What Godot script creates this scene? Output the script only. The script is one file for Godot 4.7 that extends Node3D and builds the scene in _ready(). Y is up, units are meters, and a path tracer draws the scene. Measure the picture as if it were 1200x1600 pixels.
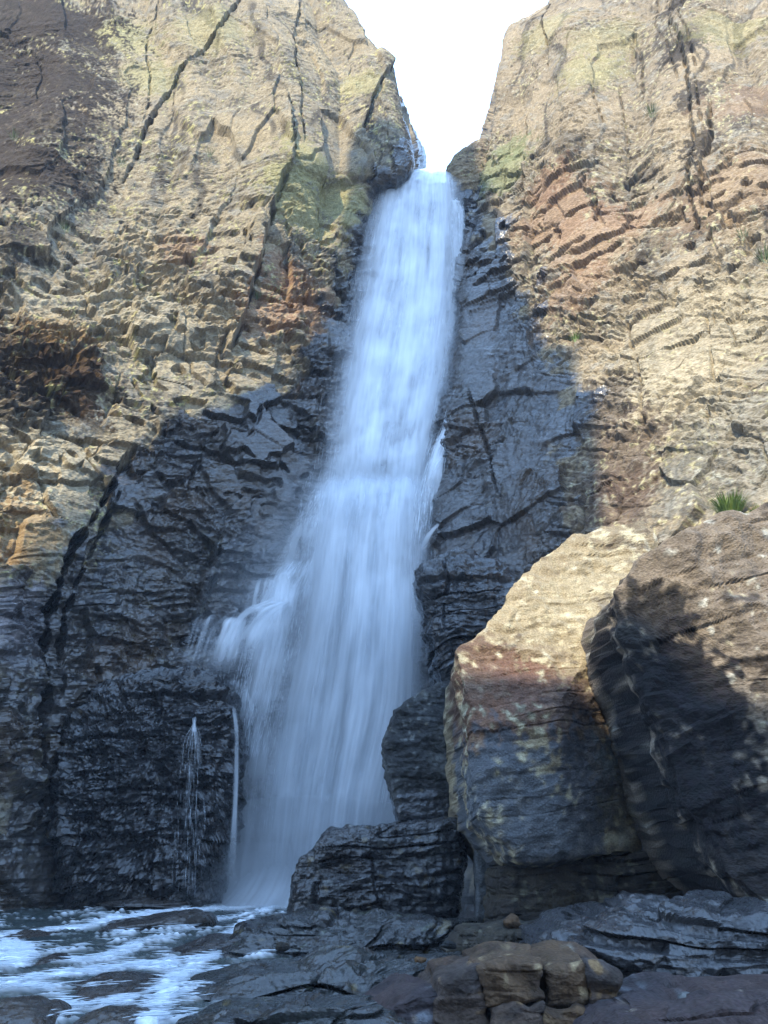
extends Node3D
# A tall waterfall in a rock gully: two sunlit quartzite cliffs, a spray-soaked shaded gully between them, ledges and boulders in front.
# Units are metres, y up; the pool under the fall lies at y = 0 and the viewer stands at the origin.

var n_big := FastNoiseLite.new()
var n_mid := FastNoiseLite.new()
var n_fine := FastNoiseLite.new()
var n_warp := FastNoiseLite.new()
var n_ridge := FastNoiseLite.new()
var n_cell := FastNoiseLite.new()
var n_chip := FastNoiseLite.new()
var rng := RandomNumberGenerator.new()
var mats := {}
var taken := {}


func _ready() -> void:
	# ---------------------------------------------------------------- camera, sky, sun, exposure
	var cam := Camera3D.new()
	cam.name = "camera"
	cam.fov = 66.99
	cam.near = 0.05
	cam.far = 900.0
	cam.position = Vector3(0, 1.25, 0)
	cam.rotation_degrees = Vector3(25, 0, 0)
	add_child(cam)
	cam.current = true

	var sky_look := ProceduralSkyMaterial.new()
	sky_look.sky_top_color = Color(0.635, 0.795, 1.0)
	sky_look.sky_horizon_color = Color(0.86, 0.93, 1.0)
	sky_look.sky_curve = 0.12
	sky_look.sky_energy_multiplier = 1.0
	sky_look.ground_bottom_color = Color(0.20, 0.18, 0.15)
	sky_look.ground_horizon_color = Color(0.45, 0.45, 0.44)
	var env := Environment.new()
	env.background_mode = Environment.BG_SKY
	env.sky = Sky.new()
	env.sky.sky_material = sky_look
	env.background_energy_multiplier = 2.0
	env.tonemap_mode = Environment.TONE_MAPPER_LINEAR
	env.tonemap_exposure = 2.15
	env.sdfgi_enabled = true
	env.ssao_enabled = true
	env.ssil_enabled = true
	env.volumetric_fog_enabled = true
	env.volumetric_fog_density = 0.0
	env.fog_enabled = true
	env.fog_density = 0.0006
	env.fog_light_color = Color(0.86, 0.92, 1.0)
	var we := WorldEnvironment.new()
	we.name = "environment"
	we.environment = env
	add_child(we)

	var sun := DirectionalLight3D.new()
	sun.name = "sun"
	sun.light_energy = 1.4
	sun.light_color = Color(1.0, 0.94, 0.82)
	sun.light_angular_distance = 0.5
	sun.shadow_enabled = true
	add_child(sun)
	sun.look_at_from_position(Vector3(-0.3410, 0.6018, 0.7222) * 100.0, Vector3.ZERO)

	prepare()
	build_structure()
	build_rocks()
	build_water()
	build_plants()


# -------------------------------------------------------------------- tools
func set_noise(n: FastNoiseLite, kind: int, frequency: float, octaves: int, s: int) -> void:
	n.noise_type = kind
	n.frequency = frequency
	n.seed = s
	n.fractal_type = FastNoiseLite.FRACTAL_FBM if octaves > 1 else FastNoiseLite.FRACTAL_NONE
	n.fractal_octaves = octaves


func noise_picture(frequency: float, octaves: int, low: float, high: float, s: int, kind := FastNoiseLite.TYPE_SIMPLEX_SMOOTH) -> NoiseTexture2D:
	var n := FastNoiseLite.new()
	set_noise(n, kind, frequency, octaves, s)
	var t := NoiseTexture2D.new()
	t.width = 512
	t.height = 512
	t.seamless = true
	t.noise = n
	var g := Gradient.new()
	g.set_color(0, Color(low, low, low))
	g.set_color(1, Color(high, high, high))
	t.color_ramp = g
	return t


func prepare() -> void:
	rng.seed = 20240611
	set_noise(n_big, FastNoiseLite.TYPE_SIMPLEX_SMOOTH, 0.16, 2, 11)
	set_noise(n_mid, FastNoiseLite.TYPE_SIMPLEX_SMOOTH, 0.85, 3, 12)
	set_noise(n_fine, FastNoiseLite.TYPE_SIMPLEX_SMOOTH, 3.6, 2, 13)
	set_noise(n_warp, FastNoiseLite.TYPE_SIMPLEX_SMOOTH, 0.28, 2, 14)
	set_noise(n_ridge, FastNoiseLite.TYPE_SIMPLEX_SMOOTH, 0.55, 3, 15)
	n_ridge.fractal_type = FastNoiseLite.FRACTAL_RIDGED
	for n in [n_cell, n_chip]:
		set_noise(n, FastNoiseLite.TYPE_CELLULAR, 1.0, 1, 16)
		n.cellular_distance_function = FastNoiseLite.DISTANCE_MANHATTAN
		n.cellular_return_type = FastNoiseLite.RETURN_DISTANCE
		n.cellular_jitter = 0.95
	n_chip.seed = 17
	var grain := noise_picture(0.02, 5, 0.62, 1.0, 21)
	var relief := noise_picture(0.015, 6, 0.0, 1.0, 22)
	var gloss := noise_picture(0.012, 5, 0.10, 0.48, 23)
	# dry rock: mottled stone, dull
	var d := StandardMaterial3D.new()
	d.resource_name = "dry_rock"
	d.vertex_color_use_as_albedo = true
	d.albedo_texture = grain
	d.roughness = 0.92
	d.metallic_specular = 0.3
	d.heightmap_enabled = true
	d.heightmap_texture = relief
	d.heightmap_scale = 5.0
	d.uv1_triplanar = true
	d.uv1_world_triplanar = true
	d.uv1_scale = Vector3(0.6, 0.9, 0.6)
	mats.dry = d
	# the same stone soaked by spray, shiny; cliff darkening doubles as painted shade
	var w: StandardMaterial3D = d.duplicate()
	w.resource_name = "wet_rock"
	w.roughness = 1.0
	w.roughness_texture = gloss
	w.roughness_texture_channel = BaseMaterial3D.TEXTURE_CHANNEL_RED
	w.metallic_specular = 0.5
	w.heightmap_scale = 1.6
	mats.wet = w
	# the same two for rocks close to the viewer, with finer grain
	var dn: StandardMaterial3D = d.duplicate()
	dn.uv1_scale = Vector3(1.5, 2.1, 1.5)
	dn.heightmap_scale = 2.4
	mats.dry_near = dn
	var wn: StandardMaterial3D = w.duplicate()
	wn.uv1_scale = Vector3(1.5, 2.1, 1.5)
	wn.heightmap_scale = 1.2
	mats.wet_near = wn
	# falling water: white, lets light through
	var f := StandardMaterial3D.new()
	f.resource_name = "white_water"
	f.albedo_color = Color(0.93, 0.95, 0.97)
	f.roughness = 0.5
	f.backlight_enabled = true
	f.backlight = Color(0.85, 0.88, 0.9)
	mats.foam = f
	# veils of falling water: how much water there is at each point is the vertex alpha
	var ve: StandardMaterial3D = f.duplicate()
	ve.resource_name = "water_veil"
	ve.vertex_color_use_as_albedo = true
	ve.transparency = BaseMaterial3D.TRANSPARENCY_ALPHA
	mats.veil = ve
	# moving water of the stream: dark and glossy, its foam in the vertex colours
	var s := StandardMaterial3D.new()
	s.resource_name = "stream_water"
	s.vertex_color_use_as_albedo = true
	s.roughness = 0.16
	s.metallic_specular = 0.5
	s.heightmap_enabled = true
	s.heightmap_texture = relief
	s.heightmap_scale = 3.0
	s.uv1_triplanar = true
	s.uv1_world_triplanar = true
	s.uv1_scale = Vector3(0.5, 0.5, 0.5)
	mats.stream = s
	var g := StandardMaterial3D.new()
	g.resource_name = "grass_blades"
	g.vertex_color_use_as_albedo = true
	g.roughness = 0.7
	g.backlight_enabled = true
	g.backlight = Color(0.5, 0.5, 0.4)
	mats.grass = g


func numbered(called: String) -> String:
	if not taken.has(called):
		taken[called] = 0
		return called
	taken[called] += 1
	return "%s_%03d" % [called, taken[called]]


func thing(called: String, label: String, category: String, group := "", kind := "") -> Node3D:
	var o := Node3D.new()
	o.name = numbered(called)
	add_child(o)
	o.set_meta("label", label)
	o.set_meta("category", category)
	if group:
		o.set_meta("group", group)
	if kind:
		o.set_meta("kind", kind)
	return o


func chance(i: int, j: int) -> float:
	return fposmod(sin(float(i) * 12.9898 + float(j) * 78.233) * 43758.5453, 1.0)


func along(table: Array, x: float) -> float:
	# piecewise-linear reading of a table of Vector2(x, value), x rising
	if x <= table[0].x:
		return table[0].y
	for k in range(1, table.size()):
		var p: Vector2 = table[k]
		if x < p.x:
			var q: Vector2 = table[k - 1]
			return lerpf(q.y, p.y, (x - q.x) / (p.x - q.x))
	return table[-1].y


func row_at(rows: Array, v: float) -> PackedVector3Array:
	var k := clampi(int(v), 0, rows.size() - 2)
	var w := v - k
	var out := PackedVector3Array()
	for i in rows[0].size():
		var p: Vector3 = rows[k][i]
		var q: Vector3 = rows[k + 1][i]
		var before: Vector3 = rows[maxi(k - 1, 0)][i]
		var after: Vector3 = rows[mini(k + 2, rows.size() - 1)][i]
		out.append(p.cubic_interpolate(q, before, after, w))
	return out


func steps_of(counts: Array) -> PackedFloat32Array:
	var out := PackedFloat32Array()
	for k in counts.size():
		for i in int(counts[k]):
			out.append(k + float(i) / counts[k])
	out.append(float(counts.size()))
	return out


# colour of the stone with some painted shade: mineral tone, lichen, stains; returned linear
func stone(style: Dictionary, p: Vector3, a: float, b: float, block: float) -> Color:
	var n1 := n_big.get_noise_3dv(p)
	var n2 := n_mid.get_noise_3dv(p)
	var n3 := n_fine.get_noise_3dv(p)
	var c: Color = (style.base as Color).lerp(style.base2, clampf(0.5 + 0.9 * n1 + 0.35 * n2 + 0.5 * (block - 0.5), 0.0, 1.0))
	var streak := n_mid.get_noise_2d(a * 0.55 + n1, b * 0.07)
	var s_from: float = style.streak
	if streak > s_from:
		c = c.lerp(style.streak_color, clampf((streak - s_from) * 5.0 + n3 * 0.4, 0.0, 0.75))
	var l := n2 * 0.55 + n3 * 0.75 + n1 * 0.45
	var l_from: float = style.lichen
	if l > l_from:
		c = c.lerp(style.lichen_color, clampf((l - l_from) * 6.0, 0.0, 0.85))
	var l2 := n_fine.get_noise_3d(p.x * 0.6 + 40.0, p.y * 0.6, p.z * 0.6) + n1 * 0.25
	var f_from: float = style.fleck
	if l2 > f_from:
		c = c.lerp(style.fleck_color, clampf((l2 - f_from) * 9.0, 0.0, 0.9))
	var crust_shade := n_fine.get_noise_3d(p.x * 0.45, p.y * 0.8 + 70.0, p.z * 0.45) + n2 * 0.5  # dark mottling: crust with the shade of small cavities painted in
	var k_from: float = style.get("crust_shade", 0.38)
	if crust_shade + n1 * 0.5 > k_from:
		c = c.lerp(style.streak_color, clampf((crust_shade + n1 * 0.5 - k_from) * 4.5, 0.0, 0.72))
	var grey := n_mid.get_noise_3d(p.x * 0.9 + 13.0, p.y * 0.9, p.z * 0.9 - 21.0) + n3 * 0.35
	if grey > 0.22:
		c = c.lerp(style.get("grey", c), clampf((grey - 0.22) * 4.0, 0.0, 0.7))
	for s in style.stains_and_shade:  # blobs of stain and lichen, some of them painted shade
		var r: float = s[1]
		var d := p.distance_squared_to(s[0])
		if d < r * r * 2.2:
			var e := sqrt(d) / r + n2 * 0.6 + n3 * 0.6 + n1 * 0.3
			if e < 1.0:
				c = c.lerp(s[2], clampf((1.0 - e) * 4.0, 0.0, 1.0) * float(s[3]))
	return c * (1.0 + 0.36 * n3 + 0.2 * n2)


# a rock face lofted through rows of points (bottom row first), broken into joint blocks that are parts of their own
var job := {}


func rock_face(o: Node3D, c: Dictionary) -> void:
	var us := steps_of(c.us)
	var vs := steps_of(c.vs)
	var nu := us.size()
	var nv := vs.size()
	var base := PackedVector3Array()
	base.resize(nu * nv)
	for j in nv:
		var r := row_at(c.rows, vs[j])
		for i in nu:
			var k := clampi(int(us[i]), 0, r.size() - 2)
			base[j * nu + i] = r[k].cubic_interpolate(r[k + 1], r[maxi(k - 1, 0)], r[mini(k + 2, r.size() - 1)], us[i] - k)
	var iref := 0
	for i in nu:
		if us[i] <= float(c.ref):
			iref = i
	# jittered seeds of the joint blocks with each block's own stand-out and lean
	var na := 120
	var nb := 90
	var seeds := PackedFloat32Array()
	seeds.resize(na * nb * 6)
	rng.seed = 7000 + int(c.seed)
	for k in na * nb:
		seeds[k * 6] = 0.1 + 0.8 * rng.randf()
		seeds[k * 6 + 1] = 0.1 + 0.8 * rng.randf()
		seeds[k * 6 + 2] = rng.randf() - 0.5
		seeds[k * 6 + 3] = rng.randf() - 0.5
		seeds[k * 6 + 4] = rng.randf() - 0.42
		seeds[k * 6 + 5] = rng.randf()
	job = {"c": c, "nu": nu, "nv": nv, "base": base, "iref": iref, "seeds": seeds, "na": na, "nb": nb, "rows": []}
	job.rows.resize(nv)
	var task := WorkerThreadPool.add_group_task(face_row, nv)
	WorkerThreadPool.wait_for_group_task_completion(task)
	var pos := PackedVector3Array()
	var col := PackedColorArray()
	var cell := PackedInt32Array()
	var damp := PackedByteArray()
	for j in nv:
		pos.append_array(job.rows[j][0])
		col.append_array(job.rows[j][1])
		cell.append_array(job.rows[j][2])
		damp.append_array(job.rows[j][3])
	split_faces(o, c, pos, col, cell, damp, nu, nv, us)


func face_row(j: int) -> void:
	var c: Dictionary = job.c
	var nu: int = job.nu
	var nv: int = job.nv
	var base: PackedVector3Array = job.base
	var iref: int = job.iref
	var seeds: PackedFloat32Array = job.seeds
	var na: int = job.na
	var nb: int = job.nb
	var flat: bool = c.get("flat", false)
	var dip: float = c.get("dip", 0.0)
	var wide: float = c.wide
	var bed: float = c.bed
	var amp: float = c.amp
	var bed_amp: float = c.bed_amp
	var rough: float = c.rough
	var crack_depth: float = c.crack
	var tall: Array = c.tall
	var groove := 0.12 / bed
	var tilt: float = c.get("tilt", 0.0)
	var wet: Array = c.get("wet", [])
	var wet_side: float = c.get("wet_side", 1.0)
	var s0: int = c.seed
	var style_here: Dictionary = c.style.duplicate()
	style_here.stains_and_shade = c.style.stains_and_shade.filter(func(s): return absf(s[0].y - base[j * nu + iref].y) < s[1] * 1.5 + 6.0)
	var wet_tone: Color = c.get("wet_tone", Color(0.056, 0.057, 0.060))
	var pos := PackedVector3Array()
	pos.resize(nu)
	var col := PackedColorArray()
	col.resize(nu)
	var cell := PackedInt32Array()
	cell.resize(nu)
	var damp := PackedByteArray()
	damp.resize(nu)
	var arc := PackedFloat32Array()
	arc.resize(nu)
	for i in range(iref + 1, nu):
		var e := base[j * nu + i] - base[j * nu + i - 1]
		arc[i] = arc[i - 1] + Vector2(e.x, e.z).length()
	for i in range(iref - 1, -1, -1):
		var e2 := base[j * nu + i + 1] - base[j * nu + i]
		arc[i] = arc[i + 1] - Vector2(e2.x, e2.z).length()
	var y_mid: float = base[j * nu + iref].y
	var here := []
	for k in c.get("cracks", []):
		if y_mid > k.from and y_mid < k.to:
			var taper := minf(1.0, minf(y_mid - k.from, k.to - y_mid) / 1.5)
			var uneven := 0.25 + 1.1 * absf(n_mid.get_noise_2d(y_mid * 0.55, k.path[0].y * 3.0)) + 0.2 * absf(n_fine.get_noise_2d(y_mid * 0.5, k.path[0].y))
			here.append([along(k.path, y_mid), maxf(k.width * 0.6 * uneven * (0.4 + 0.6 * taper), 0.09), k.depth * 0.55 * taper * smoothstep(0.30, 0.62, uneven), k.step * taper])
	var calm_row := along(c.get("calm", [Vector2(0, 1.0)]), y_mid)
	var stand := along(c.get("stand", [Vector2(0, 1.0)]), y_mid)
	var pillars := along(c.get("pillars", [Vector2(0, 0.0)]), y_mid)
	var pits := along(c.get("pits", [Vector2(0, 0.0)]), y_mid)
	for i in nu:
		var p := base[j * nu + i]
		var du := base[j * nu + mini(i + 1, nu - 1)] - base[j * nu + maxi(i - 1, 0)]
		var dv := base[mini(j + 1, nv - 1) * nu + i] - base[maxi(j - 1, 0) * nu + i]
		var nrm := du.cross(dv).normalized()
		var a := arc[i]
		var b := -p.z if flat else p.y
		var wx := n_warp.get_noise_2d(a, b)
		var wy := n_warp.get_noise_2d(a + 37.0, b * 1.4 - 11.0)
		# some stretches are sheer and clean, others broken up
		var broken := clampf(0.65 + 1.3 * n_big.get_noise_2d(a * 0.8 + 5.0 * s0, b * 0.6), 0.12, 1.5) * calm_row
		var ra := a + wx * 0.28
		var rb := b - dip * a + wy * 0.25
		var ca := ra / wide
		var cb := along(tall, rb)
		var ia := int(floorf(ca))
		var ib := int(floorf(cb))
		var d1 := 99.0
		var d2 := 99.0
		var k1 := 0
		var k2 := 0
		var x1 := 0.0
		var y1 := 0.0
		var x2 := 0.0
		var y2 := 0.0
		for jj in range(ib - 1, ib + 2):
			var jw := posmod(jj + 30, nb)
			for ii in range(ia - 1, ia + 2):
				var k := (posmod(ii + 60, na) * nb + jw) * 6
				var ex := ii + seeds[k] - ca
				var ey := jj + seeds[k + 1] - cb
				var dd := maxf(absf(ex), absf(ey)) * 0.6 + sqrt(ex * ex + ey * ey) * 0.4
				if dd < d1:
					d2 = d1
					k2 = k1
					x2 = x1
					y2 = y1
					d1 = dd
					k1 = k
					x1 = ex
					y1 = ey
				elif dd < d2:
					d2 = dd
					k2 = k
					x2 = ex
					y2 = ey
		var o1 := seeds[k1 + 2] * 1.1 - x1 * seeds[k1 + 3] * 1.2 - y1 * seeds[k1 + 4] * 1.3
		var o2 := seeds[k2 + 2] * 1.1 - x2 * seeds[k2 + 3] * 1.2 - y2 * seeds[k2 + 4] * 1.3
		var gap := d2 - d1
		var out := amp * stand * (o1 if gap > 0.045 else lerpf((o1 + o2) * 0.5, o1, gap / 0.045))
		var open := maxf(0.0, seeds[k1 + 5] + seeds[k2 + 5] - 0.85)
		if gap < 0.05 and open > 0.0:
			out -= crack_depth * stand * (1.0 - gap / 0.05) * minf(open * 1.6, 1.0)
		var soaked := 0.0
		if wet:
			var m := wet_side * (p.x - along(wet, p.y)) + n_mid.get_noise_3dv(p) * 1.1 + wx * 1.2 + seeds[k1 + 2] * 1.4
			soaked = smoothstep(-0.35, 0.45, m)
			broken *= 1.0 - 0.15 * soaked
			if gap < 0.05 and open > 0.0:
				out += crack_depth * stand * 0.6 * soaked * (1.0 - gap / 0.05) * minf(open * 1.6, 1.0)
			out += 0.35 * soaked * amp * lerpf((seeds[k1 + 2] + seeds[k2 + 2]) * 0.5, seeds[k1 + 2], minf(gap / 0.05, 1.0))
		# beds, each standing out by its own amount, with short joints
		var bb := ((b if flat else y_mid) + wy * 0.10 + tilt * a) / bed
		bb += 0.35 * sin(bb * 1.7 + s0) + 0.25 * sin(bb * 0.63 + s0 * 2.0)
		var layer := int(floorf(bb))
		var fb := bb - layer
		var joint_at := (a + wy * 0.6) / (bed * 3.4) + wx * 0.4
		var jl := int(floorf(joint_at))
		var fj := joint_at - jl
		var tj := clampf(1.0 - (1.0 - fj) * bed * 3.4 / 0.17, 0.0, 1.0)
		var tb := clampf(1.0 - (1.0 - fb) * bed / 0.20, 0.0, 1.0)
		var low := lerpf(seeds[posmod(layer * 37 + jl * 11, na * nb) * 6 + 2], seeds[posmod(layer * 37 + (jl + 1) * 11, na * nb) * 6 + 2], tj) + 0.7 * seeds[posmod(layer * 53, na * nb) * 6 + 3]
		var high := lerpf(seeds[posmod((layer + 1) * 37 + jl * 11, na * nb) * 6 + 2], seeds[posmod((layer + 1) * 37 + (jl + 1) * 11, na * nb) * 6 + 2], tj) + 0.7 * seeds[posmod((layer + 1) * 53, na * nb) * 6 + 3]
		out += broken * bed_amp * 1.5 * lerpf(low, high, tb)
		if fb > 1.0 - 2.0 * groove and seeds[posmod(layer * 19 + jl * 5, na * nb) * 6 + 5] > 0.45:
			out -= broken * bed_amp * 0.9 * (1.0 - absf(fb - 1.0 + groove) / groove)
		# chiselled facets and grain
		var q := broken * rough
		out += q * 0.34 * (n_cell.get_noise_2d(a * 0.8 + wx * 0.7, rb * 1.2 + wy * 0.5) + 0.5)
		out += (q + 0.10 * rough) * 0.15 * (n_chip.get_noise_2d(a * 2.0 + wy, rb * 3.4 + wx) + 0.5)
		out += (q + 0.35 * rough) * 0.035 * n_chip.get_noise_2d(a * 4.6 - 9.0, rb * 8.5 + 3.0)
		out += rough * (0.06 * n_ridge.get_noise_3dv(p) + 0.02 * n_fine.get_noise_3dv(p))
		if pillars > 0.0:
			out += pillars * (absf(n_big.get_noise_2d(a * 0.75, b * 0.05 + a * 0.1)) - 0.2)
		if pits > 0.0:
			var hole := n_mid.get_noise_2d(a * 0.42 + 90.0 + wx, b * 0.75 - 40.0)
			if hole > 0.12:
				out -= pits * minf((hole - 0.12) * 5.0, 1.0)
		for k in here:
			var off: float = a + wx * 0.12 - float(k[0])
			var t: float = absf(off) / float(k[1])
			if t < 1.0:
				out -= float(k[2]) * (1.0 - t * t)
			if float(k[3]) != 0.0 and off < 1.0 and off > -9.0:
				out += float(k[3]) * (smoothstep(-9.0, -1.0, off) - smoothstep(-0.12, 0.12, off))
		pos[i] = p + nrm * out
		cell[i] = int(k1 / 6.0)
		var t2 := stone(style_here, p, a, b, seeds[k1 + 5])
		if soaked > 0.0:
			var mineral := wet_tone.lerp(Color(0.072, 0.050, 0.036), clampf(1.6 * n_big.get_noise_2d(a * 1.3 + 50.0, b * 1.1) + 1.4 * (seeds[k1 + 5] - 0.62), 0.0, 0.9))
			var dark := Color(t2.r * 0.12, t2.g * 0.11, t2.b * 0.11) + mineral * 0.72 * (0.40 + 0.9 * seeds[k1] + 0.5 * n_mid.get_noise_2d(a * 1.5, b * 2.5))  # soaked stone, its dark also painting in the gully shade
			t2 = t2.lerp(dark, soaked)
		damp[i] = 1 if soaked > 0.5 else 0
		col[i] = t2
	job.rows[j] = [pos, col, cell, damp]


func split_faces(o: Node3D, c: Dictionary, pos: PackedVector3Array, col: PackedColorArray, cell: PackedInt32Array, damp: PackedByteArray, nu: int, nv: int, us: PackedFloat32Array) -> void:
	var always_wet: bool = c.get("all_wet", false)
	var seen_from: float = c.get("seen_from", -1.0)
	var seen_to: float = c.get("seen_to", 999.0)
	var quads := {}
	for j in nv - 1:
		for i in nu - 1:
			var id: int = cell[j * nu + i]
			if us[i] < seen_from or us[i] >= seen_to:
				id = -1
			if not quads.has(id):
				quads[id] = PackedInt32Array()
			quads[id].append(j * nu + i)
	# each connected patch of a block is one piece; crumbs go to the mass
	var rest := PackedInt32Array()
	if quads.has(-1):
		rest.append_array(quads[-1])
		quads.erase(-1)
	var kept := []
	for id in quads:
		var left := {}
		for q in quads[id]:
			left[q] = true
		while not left.is_empty():
			var first: int = left.keys()[0]
			var patch := PackedInt32Array([first])
			left.erase(first)
			var at := 0
			while at < patch.size():
				var q := patch[at]
				at += 1
				for n in [q - 1, q + 1, q - nu, q + nu]:
					if left.has(n):
						left.erase(n)
						patch.append(n)
			if patch.size() < 12:
				rest.append_array(patch)
			else:
				kept.append(patch)
	kept.sort_custom(func(x, y): return x.size() > y.size())
	var most: int = c.get("most", 290)
	for k in range(most, kept.size()):
		rest.append_array(kept[k])
	var called: String = c.get("piece", "rock_block")
	for k in mini(most, kept.size()):
		piece(o, called, kept[k], pos, col, damp, nu, always_wet, c.get("near", false))
	if rest.size():
		var m := piece(o, "rock_mass", rest, pos, col, damp, nu, always_wet, c.get("near", false))
		m.set_meta("kind", "stuff")


func piece(o: Node3D, called: String, quads: PackedInt32Array, pos: PackedVector3Array, col: PackedColorArray, damp: PackedByteArray, nu: int, always_wet: bool, near: bool) -> MeshInstance3D:
	var mesh := ArrayMesh.new()
	for soaked in 2:
		var at := {}
		var v := PackedVector3Array()
		var vc := PackedColorArray()
		var ix := PackedInt32Array()
		for q in quads:
			if (1 if always_wet or damp[q] else 0) != soaked:
				continue
			var four := [q, q + nu, q + nu + 1, q + 1]
			for k in 4:
				var n: int = four[k]
				if not at.has(n):
					at[n] = v.size()
					v.append(pos[n])
					vc.append(col[n])
				four[k] = at[n]
			ix.append_array([four[0], four[1], four[2], four[0], four[2], four[3]])
		if ix.size():
			var arrays := []
			arrays.resize(Mesh.ARRAY_MAX)
			arrays[Mesh.ARRAY_VERTEX] = v
			arrays[Mesh.ARRAY_COLOR] = vc
			arrays[Mesh.ARRAY_INDEX] = ix
			mesh.add_surface_from_arrays(Mesh.PRIMITIVE_TRIANGLES, arrays)
			mesh.surface_set_material(mesh.get_surface_count() - 1, mats[("wet" if soaked else "dry") + ("_near" if near else "")])
	var m := MeshInstance3D.new()
	m.name = called
	m.mesh = mesh
	o.add_child(m, true)
	return m


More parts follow.
